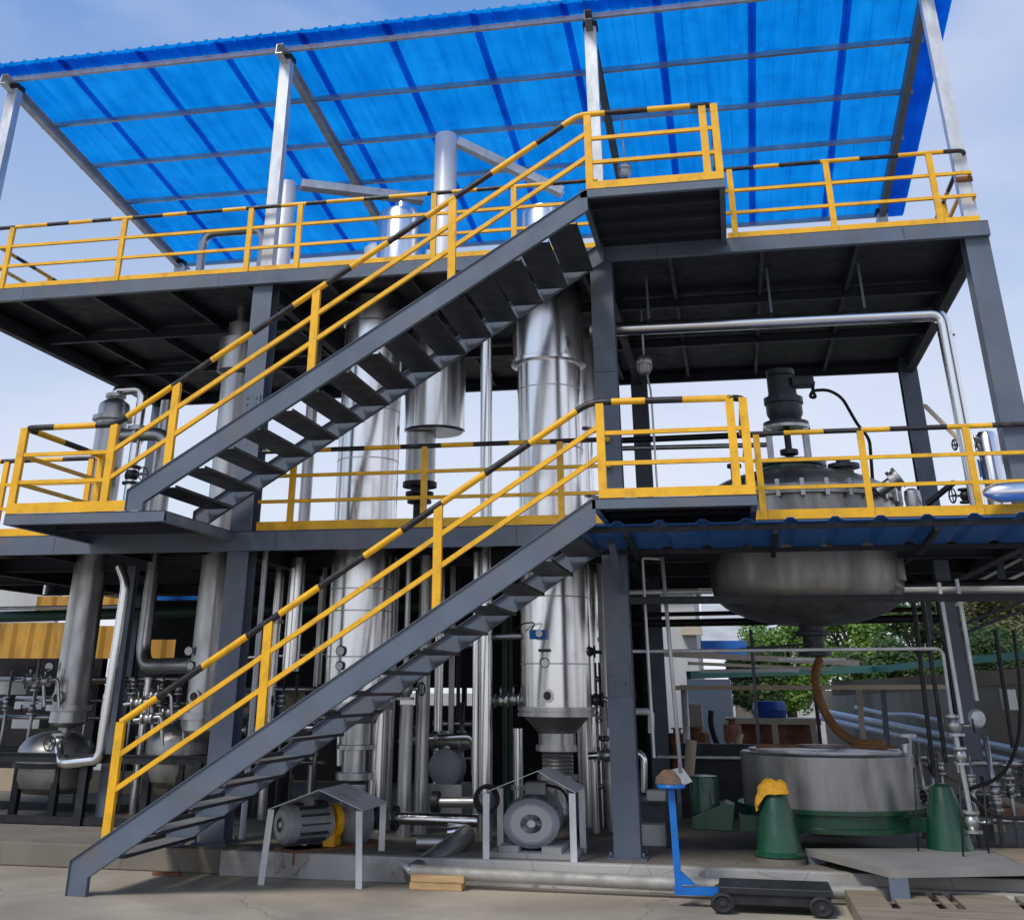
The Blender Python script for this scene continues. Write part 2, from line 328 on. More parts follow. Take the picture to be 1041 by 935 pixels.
# extra leg under the lower deck on the right
q = W(1003,858,Z=Z0)
c = MB().hbeam((q.x, q.y, Z0+.02), (q.x, q.y, Z1-.23), .17, .17, (1,0,0)).build('column', m_steel, plat)
for zt, h, x0, x1, yb in ((Z1, .21, -6.4, 10.6, YB), (Z2, .17, XD-.15, XC+.14, YB)):
    z = zt-h/2-.012
    MB().chan((x0, -.045, z), (x1, -.045, z), .08, h, (0,1,0)).build('edge_beam', m_steel, plat)
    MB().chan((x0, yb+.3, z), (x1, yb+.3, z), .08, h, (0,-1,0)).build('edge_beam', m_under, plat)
    MB().chan((x0+.04, .0, z), (x0+.04, yb+.25, z), .08, h, (1,0,0)).build('edge_beam', m_steel, plat)
    MB().chan((x1-.04, .0, z), (x1-.04, yb+.25, z), .08, h, (-1,0,0)).build('edge_beam', m_steel, plat)
    xx_ = x0+1.1
    while xx_ < x1-.2:
        MB().box((xx_-.004, -.083, z-h/2+.011), (xx_+.004, -.0855+.0, z+h/2-.011)).build('weld_seam', m_under, plat); xx_ += 2.9
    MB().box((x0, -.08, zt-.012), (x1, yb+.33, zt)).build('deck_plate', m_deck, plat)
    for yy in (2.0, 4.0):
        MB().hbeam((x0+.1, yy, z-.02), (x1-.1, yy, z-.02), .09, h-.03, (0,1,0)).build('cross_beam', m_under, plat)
    X = x0+.9
    while X < x1-.3:
        if min(abs(X-c) for c in (XD, XA, XB, XC)) > .2:
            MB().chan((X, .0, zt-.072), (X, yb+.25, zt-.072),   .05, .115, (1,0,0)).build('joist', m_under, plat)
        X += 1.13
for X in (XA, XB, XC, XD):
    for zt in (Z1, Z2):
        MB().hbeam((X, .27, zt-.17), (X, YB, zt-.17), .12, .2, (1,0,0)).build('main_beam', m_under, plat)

# ------------------------------------------------------------------ roof canopy
roof = thing('roof_canopy', 'blue translucent corrugated roof on galvanised posts above the top deck', 'roof', (0,0,Z2))
def roofz(y): return ZRF+(ZRB-ZRF)*y/YR
for X in (XD, XA, XB, XC):
    for Y in (0, YB):
        y = Y+.11; zt = roofz(y)-.12
        p = MB().chan((X, y, Z2), (X, y, zt), .15, .16, (0,1,0), .008).build('post', m_galv, roof)
        if Y == 0 and X == XC: MB().box((X-.095, y-.09, Z2+.55), (X+.095, y-.078, Z2+.62)).build('weld_patch', m_rust, p)
        MB().box((X-.10, y-.1, zt-.003), (X+.10, y+.1, zt+.07)).build('cap_bracket', m_dark, p)
    MB().chan((X, -.22, roofz(-.22)-.13), (X, YR+.12, roofz(YR+.12)-.13), .10, .17, (1,0,0), .01).build('rafter', m_galv if X in (XD, XA) else m_raft, roof)
NP = 6
RX0, RX1, RY0, RY1 = XD-.28, XC+.42, -.30, YR+.16
for i in range(NP):
    y = -.02+(YR+.0)*i/(NP-1); z = roofz(y)-.018
    MB().chan((RX0+.05, y, z), (RX1-.28, y, z), .055, .075, (0,1,0), .005).build('purlin', m_galv if i == 0 else m_ssd, roof)
SW = 1.272
nS = 11
xs0 = W(58, 62, RY0).x - SW
def rib_profile(w_):
    # corrugation cross-section over width w_
    out = []; n = int(round(w_/.318)); p = w_/n
    for i in range(n):
        a = i*p; out += [(a, 0), (a+.014, .011), (a+.044, .011), (a+.058, 0)]
    return out+[(w_, 0), (w_+.014, .011), (w_+.044, .011), (w_+.058, 0), (w_+.115, 0)]
xs = RX0
edges = [RX0]
x = xs0
while x < RX0+.3: x += SW
while x < RX1-.2: edges.append(x); x += SW
edges.append(RX1)
for i in range(len(edges)-1):
    a, b = edges[i], edges[i+1]
    pr_ = rib_profile(b-a)
    if i == len(edges)-2: pr_ = pr_[:-5]+[(b-a, 0)]
    mb = MB(); ys = [RY0+(RY1-RY0)*k/6 for k in range(7)]; dz = .004*(i % 2)
    vs = [(a+px_, y, roofz(y)+.028+hz+dz+random.uniform(-.0015,.0015)) for y in ys for px_, hz in pr_]; n = len(pr_)
    mb.add(vs, [(k*n+j, k*n+j+1, (k+1)*n+j+1, (k+1)*n+j) for k in range(6) for j in range(n-1)])
    mb.build('roof_sheet', m_sheet, roof)

def trim(x0_, x1_, y0_, y1_, sp=.212):
    P_ = []; x_ = x0_
    while x_ < x1_-.09: P_ += [(x_, 0), (x_+.012, .026), (x_+.05, .026), (x_+.062, 0)]; x_ += sp
    P_.append((x1_, 0)); n_ = len(P_); mb = MB()
    vs = [(a_, y_, roofz(y_)+.062+b_) for y_ in (y0_, y1_) for a_, b_ in P_]
    mb.add(vs, [(j, j+1, n_+j+1, n_+j) for j in range(n_-1)]); mb.build('edge_flashing', m_sheet, roof)
trim(RX0-.02, RX1+.02, RY0-.02, -.07)
trim(RX0-.02, XD-.06, -.065, RY1, .4)
trim(XC+.09, RX1+.02, -.065, RY1, .4)
# ------------------------------------------------------------------ awning under the lower deck
aw = thing('awning', 'dark blue corrugated rain awning below the lower deck in front of the reactor', 'awning', (0,0,3))
ya, yb_ = -1.5, -.1
pA = W(800, 530.5, ya); pL = W(577, 533, ya); zA = (pA.z+pL.z)/2
zB = W(800, 556, yb_).z
mb = MB(); n = 0; pr_ = []
xx = pL.x
while xx < 9.7:
    pr_ += [(xx, 0), (xx+.05, .035), (xx+.10, .035), (xx+.15, 0)]; xx += .42
vs = [(x_, y, zA+(zB-zA)*(y-ya)/(yb_-ya)+h_) for y in (ya, yb_) for x_, h_ in pr_]; n = len(pr_)
mb.add(vs, [(j, j+1, n+j+1, n+j) for j in range(n-1)])
sh = mb.build('awning_sheet', m_bluedk, aw); md = sh.modifiers.new('thick', 'SOLIDIFY'); md.thickness = .004
for y in (ya+.12, yb_-.03):
    z = zA+(zB-zA)*(y-ya)/(yb_-ya)-.03
    MB().chan((pL.x+.05, y, z), (9.6, y, z), .04, .045, (0,1,0), .004).build('purlin', m_dark, aw)
for X in (4.75, 6.2, 7.7, 9.2):
    MB().bar((X, ya+.1, zA-.08), (X, yb_, zB-.08), .05, .05).build('rafter', m_dark, aw)
MB().bar((4.55, -.9, zA-.1), (4.55, -.02, 2.72), .07, .05).build('brace', m_steel, aw)

# ------------------------------------------------------------------ railings
def rail_part(root, pts, h=.93, toe=None, posts=(), tr=.028, mr=.019, stripe=.4, phase=0, mids=(.36, .68), pw=.07, zoff=0, topstart=None, topend=None, pose=None):
    P = [Vector(p) for p in pts]
    up = Vector((0,0,1))
    T = [p+up*h for p in P]
    if topstart is not None: T = [Vector(topstart)]+T
    if topend is not None: T = T+[Vector(topend)]
    MB().tube(T, tr, 10, bend=.12, stripe=stripe).build('handrail', [m_yel, m_blk] if not phase else [m_blk, m_yel], root)
    for f_ in mids:
        for i in range(len(P)-1):
            MB().bar(P[i]+up*h*f_, P[i+1]+up*h*f_, mr*2, mr*2).build('mid_rail', m_yel, root)
    if toe:
        for i in range(len(P)-1):
            d = (P[i+1]-P[i])
            MB().prof(P[i]+up*(toe/2+.004), P[i+1]+up*(toe/2+.004), [(-.004,-toe/2),(.004,-toe/2),(.004,toe/2),(-.004,toe/2)], xa=d.cross(up)).build('toe_board', m_yel, root)
    for p in posts:
        p = Vector(p)
        MB().chan(p+up*.0, p+up*(h-.01), pw*.7, pw, (0,1,0), .008).build('post', m_yel, root)
def px_on(u, v, Y): return W(u, v, Y)
yr = -.055
def posts_at(lst, Y, Z):   # pixel columns along a deck edge at height Z
    return [Vector((W(u, v, Y).x, Y, Z)) for u, v in lst]
# top deck
g = thing('guard_rail', 'yellow guard rail along the top deck left of the roof-high stair', 'railing', (-2,0,Z2), 'yellow guard rails')
rail_part(g, [(XD-.1, YB*.6, Z2), (XD-.1, yr, Z2), (LX1, yr, Z2)], toe=.07, posts=posts_at([(2,290),(118,286),(250,274),(301,272),(440,263)], yr, Z2)+[Vector((3.4,yr,Z2)), Vector((XD-.1,2.0,Z2))])
g = thing('guard_rail', 'yellow guard rail along the top deck right of the upper stair landing', 'railing', (7,0,Z2), 'yellow guard rails')
rail_part(g, [(LX2+.02, yr, Z2), (XC+.06, yr, Z2), (XC+.06, YB*.55, Z2)], toe=.07, posts=posts_at([(748,241),(849,234),(957,228)], yr, Z2)+[Vector((XC+.06,1.6,Z2))], phase=1)
# lower deck
g = thing('guard_rail', 'yellow guard rail on the lower deck beyond the left stair landing', 'railing', (-4,0,Z1), 'yellow guard rails')
rail_part(g, [(-6.3, yr, Z1), (SX1+.1, yr, Z1)], toe=.09, posts=posts_at([(87,511),(0,512)], yr, Z1))
g = thing('guard_rail', 'yellow guard rail on the lower deck in front of the shiny columns', 'railing', (2,0,Z1), 'yellow guard rails')
rail_part(g, [(SX2+.28, yr, Z1), (LX1, yr, Z1)], toe=.10, posts=posts_at([(294,536),(430,535),(571,524)], yr, Z1), phase=1)
g = thing('guard_rail', 'yellow guard rail on the lower deck in front of the stirred reactor', 'railing', (8,0,Z1), 'yellow guard rails')
rail_part(g, [(LX2+.02, yr, Z1), (10.5, yr, Z1)], toe=.10, posts=posts_at([(777,526),(886,522),(997,521)], yr, Z1), phase=1)

# ------------------------------------------------------------------ staircases with their landings
def stair(label, x0, z0, x1, z1, lx0, lx1, foot, rail_posts, lz, left_landing=False):
    """stringer top line from (x0,z0) up to (x1,z1)"""
    t = thing('steel_staircase', label, 'staircase', (x0, -WD, z0-.3), 'grey steel stairs')
    yo, yi = -WD, -.22
    ang = math.atan2(z1-z0, x1-x0); hh = .215; dn = Vector((math.sin(ang), 0, -math.cos(ang)))*hh/2
    fz = foot
    for y, sgn in ((yo+.03, 1), (yi-.03, -1)):
        ca_, sa_ = math.cos(ang), math.sin(ang); yw = y-sgn*.026
        off = hh/ca_            # vertical depth of the sloping web
        xf = x0+.20; kz = z0-off+(xf-x0)*math.tan(ang)
        P_ = [(x0, fz+.003), (xf, fz+.003), (xf, kz), (x1+.03, z1-off+.03*math.tan(ang)), (x1+.03, z1), (x1, z1), (x0, z0)]
        mb = MB(); n_ = len(P_)
        mb.add([(a_, yw-.004, b_) for a_, b_ in P_]+[(a_, yw+.004, b_) for a_, b_ in P_], [tuple(range(n_)), tuple(range(2*n_-1, n_-1, -1))]+[(i, n_+i, n_+(i+1) % n_, (i+1) % n_) for i in range(n_)])
        for q0, q1, up_ in ((P_[6], P_[5], -1), (P_[2], P_[3], 1), (P_[0], P_[6], 0), (P_[1], P_[2], 0)):
            dv = Vector((-(q1[1]-q0[1]), 0, q1[0]-q0[0])).normalized()*(.004 if up_ >= 0 else -.004)
            e = .012
            mb.bar((q0[0], yw+sgn*.022-sgn*e, q0[1]), (q1[0], yw+sgn*.022-sgn*e, q1[1]), .052+e, .007, (0,1,0))
        mb.build('stringer', m_steel, t)
    nT = 15
    for i in range(nT):
        f_ = (i+1)/(nT+1)
        xx = x0+(x1-x0)*f_+.035; zz = z0+(z1-z0)*f_-.175
        mb = MB().prof((xx, yo+.055, zz), (xx, yi-.055, zz), [(-.19,0),(.175,0),(.175,-.03),(.169,-.03),(.169,-.006),(-.184,-.006),(-.184,-.045),(-.19,-.045)], xa=(1,0,0))
        tr_ = mb.build('tread', [m_tread, m_under], t)
        for p_ in tr_.data.polygons: p_.material_index = 0 if p_.normal.z > .5 else 1  # all but the tread tops get the painted shade tone
    return t, ang
# lower stair
lx0, lz0 = W(72,874,-WD).x, W(72,874,-WD).z
lx1, lz1 = W(602,507,-WD).x, W(602,507,-WD).z
st1, ang1 = stair('lower grey steel staircase rising from the ground to the lower deck', lx0, lz0, lx1, lz1, LX1, LX2, 0, None, Z1)
ux0, uz0 = W(130,498,-WD).x, W(130,498,-WD).z
ux1, uz1 = W(594,194,-WD).x, W(594,194,-WD).z
st2, ang2 = stair('upper grey steel staircase rising from the lower deck to the top deck', ux0, uz0, ux1, uz1, LX1, LX2, Z1, None, Z2)
def landing(root, x0, x1, z, th=.085, sides=True):
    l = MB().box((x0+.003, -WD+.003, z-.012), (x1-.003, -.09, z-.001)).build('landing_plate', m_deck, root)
    MB().chan((x0, -WD+.03, z-th/2-.0125), (x1, -WD+.03, z-th/2-.0125), .06, th, (0,1,0), .009).build('landing_beam', m_steel, l)
    for X, s in ((x0+.03, 1), (x1-.03, -1)):
        MB().chan((X, -WD+.065, z-th/2-.0125), (X, -.09, z-th/2-.0125), .06, th, (s,0,0), .009).build('landing_beam', m_steel, l)
    for k in range(1, 4):
        y = -WD+WD*k/4
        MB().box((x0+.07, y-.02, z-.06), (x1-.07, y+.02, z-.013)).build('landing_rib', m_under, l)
landing(st1, LX1-.03, LX2, Z1)
landing(st2, LX1-.03, LX2, Z2, .085)
landing(st2, SX1, SX2, Z1, .1)
up = Vector((0,0,1))
# lower stair rail + its landing rail (one welded guard)
def stair_rail(label, x0, z0, x1, z1, pp, lx_end, lz, first_top=None, pre=None, phase=0):
    g = thing('guard_rail', label, 'railing', (x0, -WD, z0), 'yellow guard rails')
    y = -WD+.035; s = (z1-z0)/(x1-x0)
    pts = []
    H = .93
    line = lambda X: z0+(X-x0)*s
    posts = []
    base0 = Vector((pp[0], y, line(pp[0])))
    corner = Vector((LX1+.08, y, lz))
    T = ([Vector(p)+up*H for p in pre] if pre else [base0+up*.96-Vector((.0,0,0))])
    hs = .0
    T += [Vector((LX1-.02, y, lz+H+.02)), Vector((LX2-.04, y, lz+H)), Vector((LX2-.04, -.1, lz+H))]
    MB().tube(T, .034, 12, bend=.12, stripe=.42).build('handrail', [m_yel, m_blk] if not phase else [m_blk, m_yel], g)
    A = T[0] if not pre else T[-4]
    B = T[-3]
    for f_ in (.36, .68):
        a = A-up*H*(1-f_); b = B-up*(H*(1-f_)-.0)
        b = b+(b-a)*((LX1+.08-b.x)/(b.x-a.x))
        if pre:
            a = Vector((pre[-1][0], y, pre[-1][2]+H*f_)); b = B-up*(H*(1-f_)); b = b+(b-a)*((LX1+.08-b.x)/(b.x-a.x))
        MB().bar(a, b, .044, .044).build('mid_rail', m_yel, g)
        MB().bar((LX1+.06, y, lz+H*f_), (LX2-.04, y, lz+H*f_), .04, .04).build('mid_rail', m_yel, g)
        MB().bar((LX2-.04, y, lz+H*f_), (LX2-.04, -.1, lz+H*f_), .04, .04).build('mid_rail', m_yel, g)
    MB().box((LX1+.05, y-.035, lz+.002), (LX2-.01, y-.027, lz+.09)).build('toe_board', m_yel, g)
    for X in pp:
        # top height on the sloping handrail
        t_ = (X-A.x)/(B.x-A.x); zt = A.z+(B.z-A.z)*t_
        MB().chan((X, y, line(X)-.02), (X, y, zt), .055, .085, (0,1,0), .009).build('post', m_yel, g)
    for X in (LX1+.08, LX2-.17, LX2-.04):
        MB().chan((X, y, lz), (X, y, lz+H), .055, .08, (0,1,0), .009).build('post', m_yel, g)
    return g, A, B
pp1 = [W(114,792,-WD).x, W(268,685,-WD).x, W(444,566,-WD).x]
g1, A1, B1 = stair_rail('yellow guard rail climbing beside the lower staircase and round its landing', lx0, lz0, lx1, lz1, pp1, LX2, Z1)
yl = -WD+.035
pp2 = [W(173,440,-WD).x, W(318,340,-WD).x, W(459,244,-WD).x]
c0 = (SX1+.12, yl, Z1); c1 = (W(110,470,-WD).x, yl, Z1)
g2, A2, B2 = stair_rail('yellow guard rail climbing beside the upper staircase from its left landing to the top', ux0, uz0, ux1, uz1, pp2, LX2, Z2,
    pre=[(SX1+.04, -.12, Z1), (SX1+.04, yl, Z1), c1])
H = .93
for f_ in (.36, .68):
    MB().bar((SX1+.04, -.12, Z1+H*f_), (SX1+.04, yl, Z1+H*f_), .04, .04).build('mid_rail', m_yel, g2)
    MB().bar((SX1+.04, yl, Z1+H*f_), (c1[0], yl, Z1+H*f_), .04, .04).build('mid_rail', m_yel, g2)
for X in (SX1+.04, c1[0]): MB().chan((X, yl, Z1), (X, yl, Z1+H), .055, .085, (0,1,0), .009).build('post', m_yel, g2)
MB().chan((SX1+.04, -.15, Z1), (SX1+.04, -.15, Z1+H), .055, .085, (0,1,0), .009).build('post', m_yel, g2)
MB().box((SX1+.0, yl-.035, Z1+.002), (ux0-.01, yl-.027, Z1+.11)).build('toe_board', m_yel, g2)

# ------------------------------------------------------------------ process equipment helpers
def px3(u, v, Y): return W(u, v, Y)
def flange(parent, c, ax, r, t=.03, m=None, n=20, bolts=0, name='flange'):
    ax = Vector(ax).normalized(); c = Vector(c)
    mb = MB().tube([c-ax*t/2, c+ax*t/2], r, n)
    o = mb.build(name, m or m_ssd, parent)
    return o
def pipe(name, label, cat, pts, r, m, bend=.15, flanges=(), group=None, parent=None, n=16):
    o = MB().tube(pts, r, n, bend=bend).build(name, m, parent)
    if not parent: tag(o, label, cat, group)
    for c, ax in flanges:
        c = Vector(c)
        for s in (-1, 1): flange(o, c+Vector(ax).normalized()*.022*s, ax, r*1.65, .028)
    return o
def gauge(parent, p, r=.055, d=(.3,-1,-.15)):
    r *= .8
    p = Vector(p); d = Vector(d).normalized()
    g_ = MB().tube([p, p+d*.05], r, 20).build('gauge', m_dark, parent)
    MB().tube([p+d*.051, p+d*.054], r*.86, 20).build('dial', m_glass, g_)
    return g_
def valve(parent, p, ax=(0,0,1), r=.06, wheel=(0,-1,0), wr=.08, m=None):
    p = Vector(p); ax = Vector(ax).normalized(); wh = Vector(wheel).normalized()
    v_ = MB().lathe([(r*.7,-r*1.6),(r*1.5,-r*1.6),(r*1.5,-r*1.2),(r*.75,-r*1.15),(r*1.15,-r*.5),(r*1.25,0),(r*1.15,r*.5),(r*.75,r*1.15),(r*1.5,r*1.2),(r*1.5,r*1.6),(r*.7,r*1.6)], p, ax, 16).build('valve', m or m_ssd, parent)
    MB().tube([p+wh*r*1.0, p+wh*(r*3.2)], r*.28, 8).build('stem', m_ssd, v_)
    x, y = frame(wh); hw = MB().torus(p+wh*r*3.1, wh, wr, .009)
    hw.bar(p+wh*r*3.1-x*wr, p+wh*r*3.1+x*wr, .012, .012); hw.bar(p+wh*r*3.1-y*wr, p+wh*r*3.1+y*wr, .012, .012)
    hw.build('handwheel', m_dark, v_)
    return v_
def vessel(name, label, cat, u, vref, Y, prof, m, n=40, group=None):
    """prof: list of (half width px, pixel row) top to bottom, about a vertical axis"""
    c = W(u, vref, Y)
    pts = []
    for hw, v in prof:
        # pixel column of the axis at that row
        lo, hi = -1.0, 12.0
        for _ in range(40):
            z = (lo+hi)/2; d = Vector((c.x, Y, z))-CAM; vv = PY-FPX*d.dot(UP)/d.dot(FW)
            if vv > v: lo = z
            else: hi = z
        pts.append((hw*mpp((c.x, Y, z)), z))
    t = thing(name, label, cat, (c.x, Y, pts[-1][1]), group)
    return t, c, pts
def zrow(x, Y, v):
    lo, hi = -1.0, 14.0
    for _ in range(40):
        z = (lo+hi)/2; d = Vector((x, Y, z))-CAM; vv = PY-FPX*d.dot(UP)/d.dot(FW)
        if vv > v: lo = z
        else: hi = z
    return z
def seams(parent, c, r, zs, m):
    for z in zs: MB().lathe([(r-.004,-.008),(r+.004,-.008),(r+.004,.008),(r-.004,.008)], (c.x, c.y, z), n=40).build('seam_band', m, parent)

# --- T1: big polished column between the stair tops
c = W(563, 600, 1.35); c.y = 1.35
z = lambda v: zrow(c.x, 1.35, v)
t1 = thing('distillation_column', 'tall polished steel column with a wider cap, blue transmitter box and cone bottom', 'column', (c.x, 1.35, Z0))
k = mpp((c.x, 1.35, 4))
zc = z(372)
MB().lathe([(.02,Z2-.02),(.46,Z2-.025),(.48,Z2-.05),(.48,zc+.06),(.50,zc+.05),(.50,zc),(.43,zc-.01)], (c.x,1.35,0), n=48).build('cap', m_ss, t1)
b = MB().lathe([(.418,zc+.1),(.418,z(722))], (c.x,1.35,0), n=48).build('shell', m_ss, t1)
seams(b, c, .418, (z(398), z(458), z(560), z(608), z(675)), m_ssd)
zf = z(722)
MB().lathe([(.40,.04),(.46,.04),(.46,.0),(.44,0),(.44,-.025),(.46,-.025),(.46,-.06),(.40,-.06)], (c.x,1.35,zf), n=48).build('flange', m_ssd, t1)
z7 = z(745)
MB().lathe([(.39,zf-.055),(.215,z7),(.215,z7-.02)], (c.x,1.35,0), n=40).build('cone', m_ssd, t1)
z8 = z(760); z9 = z(790)
MB().lathe([(.215,z7-.02),(.215,z8+.03),(.25,z8+.03),(.25,z8-.03),(.17,z8-.03)]+[(x_, z8-.03-(z8-z9)*.9*i/14) for i, x_ in enumerate([.17,.185]*7)]+[(.17,z9+.03),(.24,z9+.03),(.24,z9-.02),(.16,z9-.02)], (c.x,1.35,0), n=32).build('bellows_neck', m_ssd, t1)
# transmitter, bracket and sight glasses on the shell (front side)
def on_shell(u, v, cx, cy, r):
    # nearest intersection of the view ray with a vertical cylinder
    d = FW+RT*((u-PX)/FPX)-UP*((v-PY)/FPX); o = CAM
    A_ = d.x**2+d.y**2; B_ = 2*((o.x-cx)*d.x+(o.y-cy)*d.y); C_ = (o.x-cx)**2+(o.y-cy)**2-r*r
    D_ = max(B_*B_-4*A_*C_, 0); t_ = (-B_-math.sqrt(D_))/(2*A_); return o+d*t_
q = on_shell(548, 645, c.x, 1.35, .42)
tx = MB().box((q.x-.1, q.y-.1, q.z-.05), (q.x+.1, q.y-.02, q.z+.05)).build('transmitter', m_blue, t1, bevel=.01)
MB().tube([(q.x+.02, q.y-.1, q.z+.01), (q.x+.02, q.y-.13, q.z+.01)], .04, 18).build('display', m_glass, tx)
MB().tube([(q.x-.08, q.y-.06, q.z+.05), (q.x-.02, q.y-.12, q.z+.13), (q.x-.2, q.y-.05, q.z+.12), (q.x-.3, q.y+.15, q.z+.05)], .008, 6, bend=.08).build('cable', m_rub, tx)
q = on_shell(554, 661, c.x, 1.35, .42); MB().box((q.x-.07, q.y-.06, q.z-.015), (q.x+.07, q.y, q.z+.015)).build('bracket', m_dark, t1)
q = on_shell(553, 673, c.x, 1.35, .42); gauge(t1, q+Vector((0,.02,0)), .065)
q = on_shell(557, 707, c.x, 1.35, .42); sg = MB().tube([q+Vector((0,.02,0)), q+Vector((0,-.05,0))], .07, 20).build('sight_port', m_ssd, t1); MB().tube([q+Vector((0,-.051,0)), q+Vector((0,-.056,0))], .045, 16).build('sight_glass', m_blk, sg)
# its top part above the upper deck
MB().lathe([(.40,Z2+.01),(.40,Z2+1.0),(.36,Z2+1.12),(.2,Z2+1.2),(.02,Z2+1.23)], (c.x-.0,1.35,0), n=40).build('top_head', m_ss, t1)
T1c = c.copy()

# --- T2: polished column left of centre
c = W(368, 600, 1.35); c.y = 1.35; z = lambda v: zrow(c.x, 1.35, v)
t2 = thing('distillation_column', 'tall polished steel column left of the short hanging drum, two gauges at its foot', 'column', (c.x, 1.35, Z0))
zf = z(716)
b = MB().lathe([(.02,Z2-.03),(.40,Z2-.035),(.43,Z2-.06),(.43,z(332)),(.405,z(333)),(.405,zf)], (c.x,1.35,0), n=48).build('shell', m_ss, t2)
seams(b, c, .405, (z(420), z(470), z(600), z(622), z(668)), m_ssd)
MB().lathe([(.39,.03),(.45,.03),(.45,-.05),(.39,-.05)], (c.x,1.35,zf), n=40).build('flange', m_ssd, t2)
MB().lathe([(.37,zf-.04),(.19,z(735)),(.19,z(756)),(.22,z(757)),(.22,z(761)),(.145,z(761)),(.145,z(784)),(.21,z(785)),(.21,z(792)),(.15,z(792))], (c.x,1.35,0), n=32).build('cone', m_ssd, t2)
gauge(t2, on_shell(346, 661, c.x, 1.35, .42), .07); gauge(t2, on_shell(345, 676, c.x, 1.35, .42), .06)
q = on_shell(377, 733, c.x, 1.35, .30)
# dome head above upper deck
zt = W(412,207,1.35).z
MB().lathe([(.37,Z2+.01),(.37,zt-.16),(.33,zt-.06),(.14,zt),(.12,zt+.1),(.02,zt+.1)], (c.x+.28,1.6,0), n=36).build('top_head', m_ss, t2)

# --- T3: short hanging drum
Y3 = 2.4; c = W(442, 430, Y3); c.y = Y3; z = lambda v: zrow(c.x, Y3, v); k = mpp((c.x, Y3, z(430)))
t3 = thing('hanging_drum', 'short polished drum with a flat dark bottom hung beneath the top deck', 'drum', (c.x, Y3, z(445)))
MB().lathe([(.02,Z2-.2),(31*k,Z2-.21),(31*k,z(438)),(29*k,z(439)),(28*k,z(440)),(.02,z(440))], (c.x,Y3,0), n=44).build('drum_shell', m_ss, t3)
b = MB().lathe([(15*k,z(441)),(15*k,z(490))], (c.x-14*k,Y3,0), n=28).build('outlet_pipe', m_ssd, t3)
MB().lathe([(17*k,z(490)),(17*k,z(495)),(9*k,z(495)),(9*k,z(499)),(14*k,z(500)),(14*k,z(503)),(7*k,z(503)),(7*k,z(508)),(12*k,z(508)),(12*k,z(511)),(6*k,z(511)),(6*k,Z1)], (c.x-14*k,Y3,0), n=28).build('reducer', m_dark, t3)
# --- vessel behind T1
Y4 = 2.9; c = W(585, 440, Y4); c.y = Y4; z = lambda v: zrow(c.x, Y4, v); k = mpp((c.x, Y4, z(430)))
t4 = thing('hanging_drum', 'polished drum half hidden behind the capped column and the centre post', 'drum', (c.x, Y4, z(442)))
MB().lathe([(.02,Z2-.2),(24*k,Z2-.21),(24*k,z(438)),(.02,z(440))], (c.x,Y4,0), n=36).build('drum_shell', m_ss, t4)
MB().lathe([(13*k,z(440)),(13*k,z(500)),(20*k,z(501)),(20*k,z(506)),(12*k,z(506)),(12*k,Z0)], (c.x+4*k,Y4,0), n=28).build('outlet_pipe', m_ss, t4)

# --- T4 dull stainless column behind the left post
c = W(212, 660, 1.35); c.y = 1.35; z = lambda v: zrow(c.x, 1.35, v); k = mpp((c.x, 1.35, 4))
t5 = thing('heat_exchanger', 'dull stainless column behind the left steel post with a stepped cap under the deck', 'column', (c.x, 1.35, Z0))
b = MB().lathe([(.02,Z2-.25),(13*k,Z2-.26),(13*k,z(345)),(21*k,z(346)),(21*k,z(378)),(15*k,z(382)),(15.5*k,z(724))], (c.x,1.35,0), n=36).build('shell', m_ssd, t5)
MB().lathe([(15*k,z(724)),(21*k,z(724)),(21*k,z(731)),(17*k,z(731)),(17*k,z(742)),(12*k,z(750)),(3*k,z(754))], (c.x,1.35,0), n=32).build('bottom_head', m_ssd, t5)
gauge(t5, on_shell(196, 661, c.x, 1.35, .22)+Vector((-.05,0,0)), .07); gauge(t5, on_shell(194, 676, c.x, 1.35, .22), .06)
q = on_shell(199, 708, c.x, 1.35, .22); sg = MB().tube([q+Vector((0,.03,0)), q+Vector((0,-.06,0))], .075, 18).build('sight_port', m_ssd, t5); MB().tube([q+Vector((0,-.061,0)), q+Vector((0,-.066,0))], .05, 16).build('sight_glass', m_blk, sg)
MB().tube([(c.x,1.35,Z2-.26),(c.x,1.35,Z2-.12),(c.x+.0,1.35,Z2-.02)], .1, 14).build('vapour_pipe', m_ss, t5)

# --- T5 far left dull column rising beyond the lower deck
c = W(80, 660, 2.0); c.y = 2.0; z = lambda v: zrow(c.x, 2.0, v); k = mpp((c.x, 2.0, 4))
t6 = thing('heat_exchanger', 'dull stainless column at the far left, flanged head open to the sky', 'column', (c.x, 2, Z0))
MB().lathe([(.02,z(405)),(8*k,z(406)),(15*k,z(411)),(16*k,z(414)),(16*k,z(424))], (c.x,2.0,0), n=36).build('head', m_ssd, t6)
MB().lathe([(15*k,z(424)),(20.5*k,z(424)),(20.5*k,z(428)),(15.5*k,z(428)),(16.5*k,z(720))], (c.x,2.0,0), n=36).build('shell', m_ssd, t6)
MB().lathe([(16*k,z(716)),(22*k,z(716)),(22*k,z(722)),(17*k,z(722)),(17.5*k,z(734)),(12*k,z(738)),(3*k,z(740))], (c.x,2.0,0), n=36).build('bottom_head', m_ssd, t6)
gauge(t6, on_shell(55, 677, c.x, 2.0, .25)+Vector((-.06,0,0)), .075); gauge(t6, on_shell(53, 692, c.x, 2.0, .25)+Vector((-.06,0,0)), .075)
q = on_shell(60, 709, c.x, 2.0, .25); sg = MB().tube([q+Vector((0,.03,0)), q+Vector((0,-.06,0))], .08, 18).build('sight_port', m_ssd, t6); MB().tube([q+Vector((0,-.061,0)), q+Vector((0,-.066,0))], .05, 16).build('sight_glass', m_blk, sg)
MB().tube([(c.x,2,z(407)),(c.x,2,z(402))], .05, 12).build('nozzle', m_ss, t6)
